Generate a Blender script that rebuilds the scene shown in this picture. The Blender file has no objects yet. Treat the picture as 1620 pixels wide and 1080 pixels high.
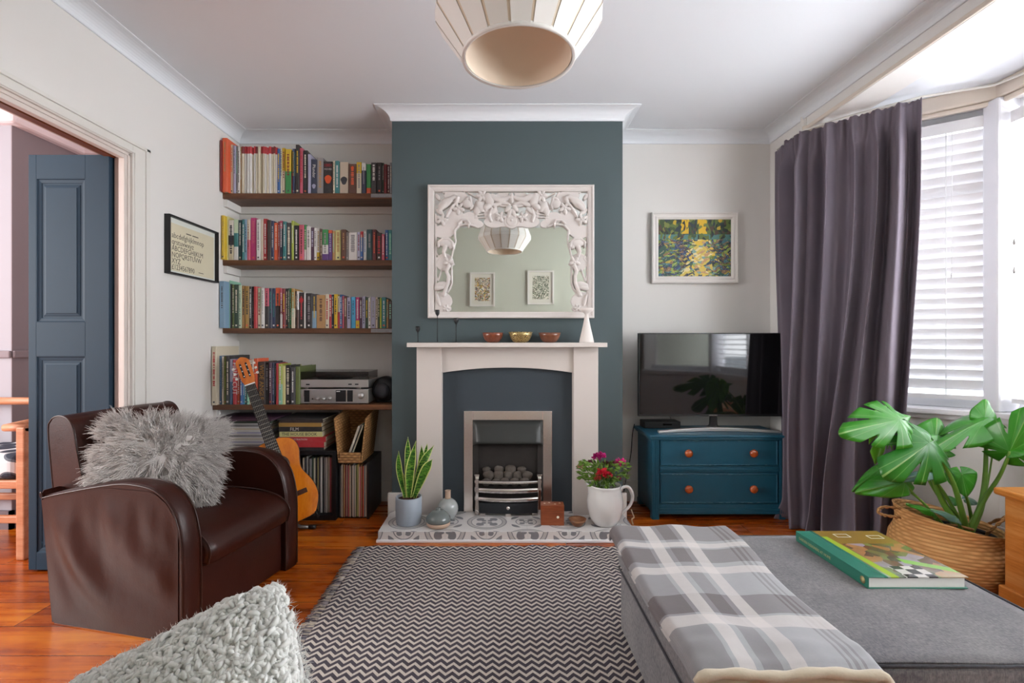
import bpy, bmesh, math, random
import numpy as np
from mathutils import Vector, Matrix, Euler
PI = math.pi
R = math.radians
sc = bpy.context.scene
COL = sc.collection
random.seed(7)
# ------------------------------------------------------------------ camera, world, lights, exposure
F, VX, VY, HC = 785.0, 788.0, 540.0, 1.02      # focal length in px, vanishing point, lens height
cd = bpy.data.cameras.new('camera'); cam = bpy.data.objects.new('camera', cd); COL.objects.link(cam)
cam.location = (0, 0, HC); cam.rotation_euler = (PI/2, 0, 0)
cd.sensor_width = 36; cd.lens = F/1620*36; cd.shift_x = (810-VX)/1620; cd.clip_start = 0.02
sc.camera = cam
sc.view_settings.view_transform = 'Standard'; sc.view_settings.look = 'None'
sc.view_settings.gamma = 1; sc.view_settings.exposure = 0.50
sc.view_settings.use_curve_mapping = False
w = bpy.data.worlds.new('world'); sc.world = w; w.use_nodes = True
w.node_tree.nodes['Background'].inputs[0].default_value = (0.80, 0.90, 1.0, 1)
w.node_tree.nodes['Background'].inputs[1].default_value = 2.2
def area(name, loc, target, sx, sy, power, col):
    l = bpy.data.lights.new(name, 'AREA'); l.shape = 'RECTANGLE'; l.size = sx; l.size_y = sy
    l.energy = power; l.color = col
    o = bpy.data.objects.new(name, l); COL.objects.link(o); o.location = loc
    o.rotation_euler = (Vector(target)-Vector(loc)).to_track_quat('-Z', 'Y').to_euler()
    return o
area('daylight_front_bay', (2.85, 1.4, 1.5), (1.4, 1.4, 1.3), 2.0, 1.6, 118, (0.97, 0.985, 1.0))
area('daylight_side_bay', (2.55, 3.05, 1.6), (1.7, 2.0, 1.2), 1.3, 1.7, 16, (0.97, 0.98, 1.0))
area('daylight_side_bay_rear', (2.5, -.25, 1.6), (1.7, .8, 1.2), 1.3, 1.6, 46, (0.97, 0.98, 1.0))
area('daylight_back_room', (-4.35, 0.75, 1.5), (-1.6, 1.6, 0.9), 2.0, 1.7, 95, (1.0, 0.95, 0.90))

# ------------------------------------------------------------------ helpers
def P(px, py, Y):
    return Vector(((px-VX)/F*Y, Y, HC+(VY-py)/F*Y))
def X_(px, Y): return (px-VX)/F*Y
def Z_(py, Y): return HC+(VY-py)/F*Y
def lin(h):
    h = h.lstrip('#'); c = [int(h[i:i+2], 16)/255 for i in (0, 2, 4)]
    return tuple((v/12.92 if v <= 0.04045 else ((v+0.055)/1.055)**2.4) for v in c)+(1,)
_mats = {}
class NT:
    """tiny node-expression helper"""
    def __init__(s, name):
        s.m = bpy.data.materials.new(name); s.m.use_nodes = True
        s.t = s.m.node_tree; s.b = s.t.nodes['Principled BSDF']
    def n(s, typ, ins={}, **at):
        x = s.t.nodes.new(typ)
        for k, v in at.items(): setattr(x, k, v)
        for k, v in ins.items(): s.put(x.inputs[k], v)
        return x
    def put(s, sock, v):
        if isinstance(v, bpy.types.NodeSocket): s.t.links.new(v, sock)
        else: sock.default_value = v
    def m_(s, op, a, b=0.0, c=0.0):
        x = s.t.nodes.new('ShaderNodeMath'); x.operation = op
        s.put(x.inputs[0], a); s.put(x.inputs[1], b); s.put(x.inputs[2], c)
        return x.outputs[0]
    def mix(s, f, a, b):
        x = s.t.nodes.new('ShaderNodeMix'); x.data_type = 'RGBA'
        s.put(x.inputs[0], f); s.put(x.inputs[6], a); s.put(x.inputs[7], b)
        return x.outputs[2]
    def obj(s): return s.n('ShaderNodeTexCoord').outputs['Object']
    def uv(s): return s.n('ShaderNodeTexCoord').outputs['UV']
    def gen(s): return s.n('ShaderNodeTexCoord').outputs['Generated']
    def xyz(s, v):
        x = s.n('ShaderNodeSeparateXYZ', {0: v}); return x.outputs[0], x.outputs[1], x.outputs[2]
    def vec(s, x, y, z=0.0): return s.n('ShaderNodeCombineXYZ', {0: x, 1: y, 2: z}).outputs[0]
    def noise(s, v, scale, detail=3.0, rough=0.55, out='Fac'):
        return s.n('ShaderNodeTexNoise', {'Vector': v, 'Scale': scale, 'Detail': detail, 'Roughness': rough}).outputs[out]
    def mapv(s, v, scale=(1, 1, 1), loc=(0, 0, 0), rot=(0, 0, 0)):
        return s.n('ShaderNodeMapping', {'Vector': v, 'Scale': scale, 'Location': loc, 'Rotation': rot}).outputs[0]
    def ramp(s, f, stops, interp='LINEAR'):
        x = s.n('ShaderNodeValToRGB', {0: f}); r = x.color_ramp; r.interpolation = interp
        while len(r.elements) < len(stops): r.elements.new(0.5)
        for e, (p, c) in zip(r.elements, stops):
            e.position = p; e.color = lin(c) if isinstance(c, str) else c
        return x.outputs[0]
    def bump(s, h, strength=0.3, dist=0.01):
        x = s.n('ShaderNodeBump', {'Height': h, 'Strength': strength, 'Distance': dist})
        s.t.links.new(x.outputs[0], s.b.inputs['Normal'])
    def set(s, **k):
        for a, v in k.items(): s.put(s.b.inputs[a.replace('_', ' ')], v)
        return s.m
def mat(name, col, rough=0.5, metal=0.0, var=0.06, vs=6.0, bump=0.0, bs=60.0, bd=0.002, **k):
    """procedural colour with faint mottling + optional grain bump"""
    if name in _mats: return _mats[name]
    t = NT(name); c = lin(col); o = t.obj()
    f = t.noise(o, vs, 3)
    d = tuple(max(0, v*(1-var)) for v in c[:3])+(1,); l = tuple(min(1, v*(1+var)) for v in c[:3])+(1,)
    t.set(Base_Color=t.mix(f, d, l), Roughness=rough, Metallic=metal)
    if bump: t.bump(t.noise(o, bs, 4), bump, bd)
    for a, v in k.items(): t.put(t.b.inputs[a.replace('_', ' ')], v)
    _mats[name] = t.m; return t.m

class MB:
    def __init__(s): s.v = []; s.f = []; s.mi = []; s.col = []; s.c = (1, 1, 1, 1); s.m = 0; s.sm = []; s.smooth = False; s.uvs = None
    def add(s, vs, fs, smooth=None):
        b = len(s.v); s.v += [tuple(v) for v in vs]
        for f in fs:
            s.f.append([b+i for i in f]); s.mi.append(s.m); s.col.append(s.c)
            s.sm.append(s.smooth if smooth is None else smooth)
        return b
    def box(s, x0, x1, y0, y1, z0, z1, M=None):
        vs = [Vector((x, y, z)) for x in (x0, x1) for y in (y0, y1) for z in (z0, z1)]
        if M is not None: vs = [M @ v for v in vs]
        s.add(vs, [(0, 1, 3, 2), (4, 6, 7, 5), (0, 4, 5, 1), (2, 3, 7, 6), (0, 2, 6, 4), (1, 5, 7, 3)], False)
    def rings(s, rings, closed=True, cap=True, smooth=True):
        n = len(rings[0]); b = len(s.v); vs = [v for r in rings for v in r]; fs = []
        for i in range(len(rings)-1):
            for j in range(n if closed else n-1):
                k = (j+1) % n; fs.append((i*n+j, i*n+k, (i+1)*n+k, (i+1)*n+j))
        s.add(vs, fs, smooth)
        if cap and closed:
            s.f.append([b+j for j in range(n)][::-1]); s.f.append([b+(len(rings)-1)*n+j for j in range(n)])
            s.mi += [s.m]*2; s.col += [s.c]*2; s.sm += [False]*2
    def lathe(s, prof, c=(0, 0, 0), n=32, axis='z', cap=True, smooth=True, M=None):
        rs = []
        for r, h in prof:
            ring = []
            for j in range(n):
                a = 2*PI*j/n; x, y = r*math.cos(a), r*math.sin(a)
                p = {'z': (x, y, h), 'y': (x, h, -y), 'x': (h, x, y)}[axis]
                p = Vector(p)
                if M is not None: p = M @ p
                ring.append(p+Vector(c))
            rs.append(ring)
        s.rings(rs, True, cap, smooth)
    def tube(s, pts, r, n=8, cap=True, flat=1.0):
        pts = [Vector(p) for p in pts]; rs = []; up = None
        for i, p in enumerate(pts):
            t = (pts[min(i+1, len(pts)-1)]-pts[max(i-1, 0)])
            if t.length < 1e-9: t = Vector((0, 0, 1))
            t.normalize()
            if up is None:
                up = t.orthogonal().normalized()
            up = (up-t*up.dot(t));
            up = up.normalized() if up.length > 1e-6 else t.orthogonal().normalized()
            q = t.cross(up); rr = r[i] if isinstance(r, (list, tuple)) else r
            rs.append([p+(up*math.cos(2*PI*j/n)+q*math.sin(2*PI*j/n)*flat)*rr for j in range(n)])
        s.rings(rs, True, cap, True)
    def prism(s, out, d0, d1, plane='xz', smooth=False, M=None):
        def mk(a, b, d): 
            v = Vector({'xz': (a, d, b), 'xy': (a, b, d), 'yz': (d, a, b)}[plane])
            return M @ v if M is not None else v
        n = len(out)
        vs = [mk(a, b, d0) for a, b in out]+[mk(a, b, d1) for a, b in out]
        b = s.add(vs, [(i, (i+1) % n, n+(i+1) % n, n+i) for i in range(n)], smooth)
        s.f.append([b+i for i in range(n)][::-1]); s.f.append([b+n+i for i in range(n)])
        s.mi += [s.m]*2; s.col += [s.c]*2; s.sm += [False]*2
    def grid(s, fn, nu, nv, smooth=True, uv=False):
        vs = [fn(i/(nu-1), j/(nv-1)) for i in range(nu) for j in range(nv)]
        fs = [(i*nv+j, (i+1)*nv+j, (i+1)*nv+j+1, i*nv+j+1) for i in range(nu-1) for j in range(nv-1)]
        s.add(vs, fs, smooth)
        if uv: s.uvs = (s.uvs or [])+[(i/(nu-1), j/(nv-1)) for i in range(nu) for j in range(nv)]
    def build(s, name, mats, parent=None, world=False, bevel=0, seg=2, sub=0, origin=True, recalc=True, solid=0, vcol=False):
        me = bpy.data.meshes.new(name)
        off = Vector((0, 0, 0)); vs = [Vector(v) for v in s.v]
        if parent is not None and world:
            W = parent.get('_w'); off = Vector(W) if W else Vector(parent.location)
            p = parent
            off = Vector((0, 0, 0))
            while p is not None: off += p.location; p = p.parent
        elif parent is None and origin and vs:
            xs = [v.x for v in vs]; ys = [v.y for v in vs]; zs = [v.z for v in vs]
            off = Vector(((min(xs)+max(xs))/2, (min(ys)+max(ys))/2, min(zs)))
        me.from_pydata([v-off for v in vs], [], s.f)
        if not isinstance(mats, (list, tuple)): mats = [mats]
        for m in mats: me.materials.append(m)
        me.polygons.foreach_set('material_index', s.mi)
        me.polygons.foreach_set('use_smooth', s.sm)
        if vcol:
            a = me.color_attributes.new('Col', 'FLOAT_COLOR', 'CORNER')
            d = []
            for f, c in zip(s.f, s.col): d += list(c)*len(f)
            a.data.foreach_set('color', d)
        if s.uvs:
            l = me.uv_layers.new(name='UVMap')
            for poly in me.polygons:
                for li in poly.loop_indices:
                    vi = me.loops[li].vertex_index
                    if vi < len(s.uvs): l.data[li].uv = s.uvs[vi]
        me.validate()
        if recalc:
            bm = bmesh.new(); bm.from_mesh(me); bmesh.ops.recalc_face_normals(bm, faces=bm.faces); bm.to_mesh(me); bm.free()
        me.update()
        o = bpy.data.objects.new(name, me); COL.objects.link(o)
        if parent is not None: o.parent = parent
        else: o.location = off
        if solid:
            mo = o.modifiers.new('solid', 'SOLIDIFY'); mo.thickness = solid; mo.offset = 0
        if bevel:
            mo = o.modifiers.new('bevel', 'BEVEL'); mo.width = bevel; mo.segments = seg; mo.limit_method = 'ANGLE'; mo.angle_limit = R(40)
            mo.harden_normals = False
        if sub:
            mo = o.modifiers.new('sub', 'SUBSURF'); mo.levels = sub; mo.render_levels = sub
        return o
def tag(o, label, cat, group=None):
    o['label'] = label; o['category'] = cat
    if group: o['group'] = group
    return o
def struct(o): o['kind'] = 'structure'; return o
def thing(name, label, cat, loc=(0, 0, 0), rz=0, group=None):
    o = bpy.data.objects.new(name, None); COL.objects.link(o); o.empty_display_size = 0.05
    o.location = loc; o.rotation_euler = (0, 0, rz); return tag(o, label, cat, group)
def dup(root, loc=None, label=None):
    r = root.copy(); COL.objects.link(r)
    if loc is not None: r.location = loc
    if label: r['label'] = label
    for ch in list(root.children):
        c = ch.copy(); COL.objects.link(c); c.parent = r
        for g in list(ch.children):
            d = g.copy(); COL.objects.link(d); d.parent = c
    return r
def text(s, size, m, parent, M, name='lettering', align='CENTER', depth=0.0003, sx=1.0, label=None):
    cu = bpy.data.curves.new(name, 'FONT'); cu.body = s; cu.size = size; cu.align_x = align; cu.align_y = 'CENTER'; cu.extrude = depth
    cu.resolution_u = 2
    o = bpy.data.objects.new(name, cu); COL.objects.link(o)
    bpy.context.view_layer.update()
    me = bpy.data.meshes.new_from_object(o.evaluated_get(bpy.context.evaluated_depsgraph_get()))
    bpy.data.objects.remove(o); bpy.data.curves.remove(cu)
    me.transform(M @ Matrix.Diagonal((sx, 1, 1, 1)))
    me.materials.clear(); me.materials.append(m); me.name = name
    r = bpy.data.objects.new(name, me); COL.objects.link(r); r.parent = parent
    if label: r['label'] = label
    return r
def fit(pts, n):
    """Catmull-Rom through points"""
    pts = [Vector(p) for p in pts]; out = []
    m = len(pts)-1
    for k in range(n+1):
        t = k/n*m; i = min(int(t), m-1); f = t-i
        p0 = pts[max(i-1, 0)]; p1 = pts[i]; p2 = pts[i+1]; p3 = pts[min(i+2, m)]
        out.append(0.5*((2*p1)+(p2-p0)*f+(2*p0-5*p1+4*p2-p3)*f*f+(3*p1-p0-3*p2+p3)*f**3))
    return out
def smooth01(t): t = max(0, min(1, t)); return t*t*(3-2*t)
# ------------------------------------------------------------------ materials of the setting
M_wall = mat('white_wall_paint', '#e3dfdb', 0.75, var=0.015, vs=2, bump=0.05, bs=220, bd=0.001)
M_ceil = mat('ceiling_paint', '#e6e9ee', 0.8, var=0.01, vs=2)
M_trim = mat('white_gloss_trim', '#e0dcd6', 0.4, var=0.01)
M_teal = mat('teal_wall_paint', '#485558', 0.65, var=0.04, vs=3, bump=0.06, bs=200, bd=0.001)
M_mauve = mat('mauve_wall_paint', '#8b7d82', 0.75, var=0.03)
M_pale = mat('pale_lilac_wall_paint', '#aaa5ad', 0.75, var=0.02)
M_slate = mat('slate_panel_paint', '#363f47', 0.55, var=0.04, bump=0.08, bs=150)
M_black = mat('matt_black', '#17171a', 0.45, var=0.1)
M_chrome = mat('polished_chrome', '#dcd6d2', 0.12, 1.0, var=0.02)
M_silver = mat('brushed_silver', '#bdbab8', 0.35, 0.75, var=0.02)
M_cream = mat('cream_paper', '#e3dccb', 0.8, var=0.05, vs=30)
M_paper = mat('white_paper', '#e8e5e0', 0.8, var=0.04, vs=30)
def wood_mat(name, dark, mid, light, along='x', rough=0.35, scale=1.0, coat=0.0, gr=1.0):
    if name in _mats: return _mats[name]
    t = NT(name); o = t.obj()
    s = {'x': (1.2, 14, 14), 'y': (14, 1.2, 14), 'z': (14, 14, 1.2)}[along]
    v = t.mapv(o, tuple(a*scale for a in s))
    f = t.noise(v, 1.6, 6, 0.6); g = t.noise(t.mapv(o, tuple(a*scale*3 for a in s)), 4, 4, 0.7)
    h = t.m_('MULTIPLY_ADD', g, 0.35, t.m_('MULTIPLY', f, 0.75))
    t.set(Base_Color=t.ramp(h, [(0.3, dark), (0.52, mid), (0.75, light)]), Roughness=rough, Coat_Weight=coat, Coat_Roughness=0.15)
    t.bump(h, 0.15*gr, 0.002); _mats[name] = t.m; return t.m
# floor: stained pine boards running left to right
def floor_mat():
    t = NT('orange_pine_floorboards'); o = t.obj(); x, y, z = t.xyz(o)
    W = 0.165
    row = t.m_('FLOOR', t.m_('DIVIDE', y, W)); fr = t.m_('FRACT', t.m_('DIVIDE', y, W))
    rn = t.n('ShaderNodeTexWhiteNoise', {'W': row}, noise_dimensions='1D').outputs['Value']
    xs = t.m_('DIVIDE', t.m_('ADD', x, t.m_('MULTIPLY', rn, 5.0)), 1.9)
    fx = t.m_('FRACT', xs); cell = t.m_('FLOOR', xs)
    rc = t.n('ShaderNodeTexWhiteNoise', {'Vector': t.vec(row, cell)}, noise_dimensions='2D').outputs['Value']
    v = t.vec(t.m_('ADD', t.m_('MULTIPLY', x, 1.1), t.m_('MULTIPLY', rc, 7)), t.m_('MULTIPLY', y, 16), rc)
    g = t.noise(v, 1.7, 7, 0.62); k = t.noise(t.mapv(o, (2.2, 6, 1)), 2.2, 3)
    h = t.m_('ADD', t.m_('MULTIPLY', g, 0.75), t.m_('MULTIPLY', rc, 0.22))
    h = t.m_('ADD', h, t.m_('MULTIPLY', t.m_('SUBTRACT', k, 0.5), 0.5))
    c = t.ramp(h, [(0.26, '#6e2703'), (0.45, '#a84a08'), (0.6, '#c4640f'), (0.8, '#da8524')])
    gap = t.m_('MAXIMUM', t.m_('LESS_THAN', fr, 0.018), t.m_('LESS_THAN', fx, 0.0016))
    c = t.mix(gap, c, lin('#2a1206'))
    t.set(Base_Color=c, Roughness=t.m_('MULTIPLY_ADD', g, 0.16, 0.2), Coat_Weight=0.25, Coat_Roughness=0.12)
    t.bump(t.m_('ADD', t.m_('MULTIPLY', gap, -1.0), t.m_('MULTIPLY', t.noise(o, 5, 3), 0.5)), 0.25, 0.003)
    return t.m
M_floor = floor_mat()
# ------------------------------------------------------------------ room numbers
XL, XR, YB, YR = -1.658, 1.742, 3.18, -0.10      # left wall, right wall, alcove wall, rear wall
YC, CXL, CXR = 2.85, -0.61, 0.715                 # chimney breast front and sides
ZC, ZK = 2.345, 2.284                             # ceiling, foot of coving
XB = 2.37                                         # bay front
DY0, DY1, DZ = 0.95, 2.236, 1.865                 # doorway in left wall
def sbox(name, m, *b, bevel=0):
    mb = MB(); mb.box(*b); return struct(mb.build(name, m, bevel=bevel))
sbox('floor', M_floor, -4.4, 2.6, -1.5, 3.4, -0.08, 0.0)
c = MB(); c.box(-4.4, XR+.02, -1.5, 3.4, ZC, ZC+.08); struct(c.build('ceiling', M_ceil))
mb = MB(); mb.box(XL-.12, 1.9, YB, YB+.12, 0, ZC); mb.box(-4.4, XL-.12, YB+.02, YB+.12, 0, ZC); struct(mb.build('wall_back', M_wall))
# left wall with wide doorway
mb = MB(); mb.box(XL-.12, XL, DY1, YB, 0, ZC); mb.box(XL-.12, XL, DY0-.02, DY1, DZ, ZC); mb.box(XL-.12, XL, YR, DY0, 0, ZC)
struct(mb.build('wall_left', M_wall))
# rear wall just behind the camera
M_rear = mat('sage_wall_paint', '#c4c6b8', 0.75, var=0.02)
mb = MB(); mb.box(XL, 2.6, YR-.12, YR, 0, ZC); struct(mb.build('wall_rear', M_rear))
# chimney breast
mb = MB(); mb.box(CXL, CXR, YC, YB+.01, 0, ZC); struct(mb.build('wall_chimney_breast', M_teal))
# right wall: pier by the alcove, lintel over the bay opening, bay roof
mb = MB(); mb.box(XR, XR+.17, 2.82, YB, 0, ZC); mb.box(XR, XR+.17, -.02, 2.82, 2.212, ZC+.06); mb.box(XR, XR+.17, YR, -.02, 0, ZC)
struct(mb.build('wall_right', M_wall, bevel=0.003))
mb = MB(); mb.prism([(XR+.16, 2.9), (XB+.25, 2.45), (XB+.25, 0.3), (XR+.16, -.15)], 2.235, 2.33, 'xy'); struct(mb.build('ceiling_bay', M_ceil))
mb = MB(); mb.box(XR+.165, XR+.172, .05, 2.72, 2.228, 2.236); struct(mb.build('trim_bay_bead', mat('seam', '#b9afb0', .6)))
# bay walls under the sill, per side: (a)->(b)
A1, B1, B2, A2 = Vector((XR, 2.82, 0)), Vector((XB, 2.345, 0)), Vector((XB, .455, 0)), Vector((XR, -.02, 0))
ZS, ZH = .69, 2.235
def seg_frame(a, b):
    d = (b-a); L = d.length; d.normalize(); n = Vector((d.y, -d.x, 0))      # n: outwards or inwards decided by caller
    return d, n, L
def bay_box(mb, a, b, s0, s1, t0, t1, z0, z1):
    """box along a->b, s in metres along, t outward offset"""
    d, n, L = seg_frame(a, b)
    out = Vector((-n.x, -n.y, 0)) if n.x < 0 else n
    if out.x < 0: out = -out
    vs = []
    for s in (s0, s1):
        for t in (t0, t1):
            for z in (z0, z1): vs.append(a+d*s+out*t+Vector((0, 0, z)))
    mb.add(vs, [(0, 1, 3, 2), (4, 6, 7, 5), (0, 4, 5, 1), (2, 3, 7, 6), (0, 2, 6, 4), (1, 5, 7, 3)], False)
mb = MB()
for a, b in ((A1, B1), (B1, B2), (B2, A2)):
    L = (b-a).length; bay_box(mb, a, b, 0, L+.04, 0, .14, 0, ZS-.03); bay_box(mb, a, b, -.02, L+.06, .0, .14, 2.15, 2.30)
struct(mb.build('wall_bay', M_wall))
M_sill = mat('sill_gloss_white', '#efedf0', 0.35, var=0.01)
M_pvc = mat('window_frame_white', '#e8e8ee', 0.35, var=0.01)
M_glass = NT('window_glass').set(Base_Color=(1, 1, 1, 1), Roughness=0.0, Transmission_Weight=1.0, IOR=1.0, Alpha=0.15)
mb = MB()
for a, b in ((A1, B1), (B1, B2), (B2, A2)):
    L = (b-a).length; bay_box(mb, a, b, -.01, L+.02, -.045, .15, ZS-.03, ZS)
    bay_box(mb, a, b, -.0, L+.0, -.02, .0, ZS-.055, ZS-.03)
struct(mb.build('trim_bay_sill', M_sill, bevel=0.006))
for i, (a, b, nl) in enumerate(((A1, B1, 1), (B1, B2, 3), (B2, A2, 1))):
    L = (b-a).length; mb = MB()
    fw = .055
    bay_box(mb, a, b, 0, L, .055, .115, ZS, ZS+fw); bay_box(mb, a, b, 0, L, .055, .115, 2.15-fw, 2.16)
    bay_box(mb, a, b, 0, L, .055, .115, 1.72, 1.77)
    for k in range(nl+1): s = k*L/nl; bay_box(mb, a, b, max(0, s-.03), min(L, s+.03), .055, .115, ZS, 2.16)
    wf = struct(mb.build('window_%d' % (i+1), M_pvc, bevel=.004))
    g = MB(); bay_box(g, a, b, 0, L, .08, .084, ZS, 2.15); g.build('pane', M_glass, wf, world=True)
    # beading and head trim inside
mb = MB()
for a, b in ((A1, B1), (B1, B2), (B2, A2)):
    L = (b-a).length
    bay_box(mb, a, b, -.01, L+.03, -.035, 0, 2.16, 2.236); bay_box(mb, a, b, -.01, L+.03, -.02, .0, 2.135, 2.16)
struct(mb.build('trim_bay_head', mat('warm_cream_paint', '#dccfc2', .5, var=.02), bevel=.008))
mb = MB()
for q in (B1, B2): mb.box(q.x-.045, q.x+.1, q.y-.04, q.y+.04, ZS, 2.16)
struct(mb.build('trim_bay_mullion', M_pvc, bevel=.01))
# coving: concave profile swept round the room
def cove(name, path, m, close=False):
    """path: list of (x,y) wall-face points; the room is on the left of travel"""
    p, dr = .085, ZC-ZK; prof = [(0.0, -dr), (.006, -dr)]
    for k in range(9):
        a = k/8*PI/2; prof.append((.008+(p-.012)*(1-math.cos(a)), -dr+.004+(dr-.008)*math.sin(a)))
    prof += [(p, -.003), (p, 0)]
    mb = MB(); pts = [Vector((x, y, 0)) for x, y in path]; n = len(pts); rs = []
    for i, q in enumerate(pts):
        d0 = (q-pts[i-1]).normalized() if i > 0 else (pts[1]-q).normalized()
        d1 = (pts[i+1]-q).normalized() if i < n-1 else d0
        n0 = Vector((-d0.y, d0.x, 0)); n1 = Vector((-d1.y, d1.x, 0)); b = (n0+n1); b = b/(b.dot(n0))
        rs.append([q+b*a+Vector((0, 0, ZC+z)) for a, z in prof])
    mb.rings(rs, closed=False, cap=False, smooth=False); return struct(mb.build(name, m))
cove('trim_coving', [(XR, YR), (XR, YB), (CXR, YB), (CXR, YC), (CXL, YC), (CXL, YB), (XL, YB), (XL, YR)], M_ceil)
sbox('trim_right_corner_bead', M_trim, XR-.004, XR+.001, 2.80, 2.82, ZK-.07, ZK)
mb = MB(); mb.box(XR-.012, XR, -.02, 2.82, 2.212, 2.232); struct(mb.build('trim_lintel_bead', mat('warm_cream_paint', '#dccfc2'), bevel=.004))
# baseboards
def base(name, *b): sbox(name, M_trim, *b, bevel=.004)
base('baseboard_back_left', XL, CXL, YB-.018, YB, 0, .13)
base('baseboard_back_right', CXR, XR, YB-.018, YB, 0, .13)
base('baseboard_left', XL, XL+.018, DY1+.1, YB-.018, 0, .13)
base('baseboard_chimney_left', CXL-.02, -.455, YC-.02, YC, 0, .155)
base('baseboard_chimney_right', .56, CXR+.02, YC-.02, YC, 0, .155)
mb = MB(); 
for a, b in ((A1, B1), (B1, B2)): bay_box(mb, a, b, 0, (b-a).length, -.018, 0, 0, .15)
struct(mb.build('baseboard_bay', M_trim, bevel=.004))
# doorway lining + architrave + stop
mb = MB()
mb.box(XL-.001, XL+.012, DY1, DY1+.105, 0, DZ+.055); mb.box(XL+.012, XL+.02, DY1+.078, DY1+.105, 0, DZ+.055); mb.box(XL+.012, XL+.017, DY1+.008, DY1+.03, 0, DZ+.012)
mb.box(XL-.001, XL+.012, DY0-.1, DY1, DZ, DZ+.055); mb.box(XL+.012, XL+.02, DY0-.1, DY1+.105, DZ+.04, DZ+.055); mb.box(XL+.012, XL+.017, DY0-.1, DY1+.008, DZ+.004, DZ+.014)
struct(mb.build('trim_architrave', M_trim, bevel=.003))
mb = MB(); mb.box(XL-.125, XL, DY1-.012, DY1, 0, DZ); mb.box(XL-.03, XL-.004, DY1-.03, DY1-.012, 0, DZ)
mb.box(XL-.125, XL, DY0, DY1, DZ-.012, DZ+.001); mb.box(XL-.03, XL-.004, DY0, DY1-.03, DZ-.03, DZ-.012)
struct(mb.build('trim_door_lining', mat('pinkish_white_trim', '#d9cdc6', .45), bevel=.002))
mb = MB(); mb.box(XL-.085, XL-.05, DY0, DY1-.02, DZ-.026, DZ-.012); struct(mb.build('trim_door_track', wood_mat('brown_track_wood', '#4a2410', '#7a4220', '#96562c', 'y')))
# side room seen through the doorway
mb = MB(); mb.box(-4.4, -2.66, 2.71, 3.2, 0, 2.2); struct(mb.build('wall_side_room_breast', [M_pale]))
mb = MB(); mb.box(-2.66, -2.655, 2.71, 3.2, 0, 2.2); struct(mb.build('wall_side_room_cheek', M_mauve))
mb = MB(); mb.box(-2.66, XL-.12, 3.17, 3.2, 0, 2.2); struct(mb.build('wall_side_room_back', M_pale))
mb = MB(); mb.box(-4.42, -2.60, 2.66, 3.2, 2.2, ZC+.01); mb.box(-2.66, XL-.12, 3.12, 3.2, 2.2, ZC+.01); struct(mb.build('trim_side_room_coving', mat('blush_white', '#ead9dc', .7), bevel=.02))
mb = MB(); mb.box(-2.655, -2.64, 2.71, 3.17, .93, .97); mb.box(-4.4, -2.655, 2.695, 2.71, .93, .97); struct(mb.build('trim_side_room_dado', M_mauve, bevel=.006))
mb = MB(); mb.box(-2.655, -2.64, 2.69, 3.17, 0, .1); mb.box(-4.4, -2.64, 2.69, 2.71, 0, .1); struct(mb.build('baseboard_side_room', mat('mauve_gloss', '#6f6268', .4)))
mb = MB(); mb.box(-4.4, -4.28, -1.4, -.3, 0, ZC); mb.box(-4.4, -4.28, 1.8, 3.2, 0, ZC); mb.box(-4.4, -4.28, -.3, 1.8, 0, .5); mb.box(-4.4, -4.28, -.3, 1.8, 2.2, ZC)
mb.box(-4.4, XL-.12, -1.5, -1.38, 0, ZC); struct(mb.build('wall_side_room_far', M_pale))

# ------------------------------------------------------------------ folded panelled door leaves
M_navy = mat('navy_satin_paint', '#1d3446', 0.6, var=0.08, vs=4, bump=0.1, bs=90, bd=0.0015, Specular_IOR_Level=.3)
def door_leaf(name, x0, x1, y0, y1, z1, sl=.034, sr=.105):
    mb = MB()
    mb.box(x0, x0+sl, y0, y1, .01, z1); mb.box(x1-sr, x1, y0, y1, .01, z1)
    rails = [(.01, .085), (.955, 1.105), (z1-.105, z1)]
    for a, b in rails: mb.box(x0+sl, x1-sr, y0, y1, a, b)
    op = ((.085, .955), (1.105, z1-.105))
    for (a, b) in op: mb.box(x0+sl, x1-sr, y0+.0095, y1-.0095, a, b)                 # panel bed
    o = mb.build(name, M_navy, bevel=.0015); struct(o)
    for (a, b) in op:
        p = MB()
        for fy, s in ((y0+.0095, -1), (y1-.0095, 1)):
            xa, xb = x0+sl, x1-sr
            def ring(d, h): return [Vector((xa+d, fy+s*h, a+d)), Vector((xb-d, fy+s*h, a+d)), Vector((xb-d, fy+s*h, b-d)), Vector((xa+d, fy+s*h, b-d))]
            p.rings([ring(0, .0094), ring(.002, .0094), ring(.005, .0050), ring(.018, .0022), ring(.020, .0002), ring(.027, .0002), ring(.029, .0022), ring(.040, .0050), ring(.041, .0070)], True, False, False); p.add(ring(.041, .0070), [(0, 1, 2, 3)])
        p.build('raised_panel', M_navy, o, world=True)
    return o
door_leaf('door_1', X_(45, 2.195), -1.721, 2.195, 2.2185, 1.846)
door_leaf('door_2', -2.075, -1.719, 2.2225, 2.246, 1.846)

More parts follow.
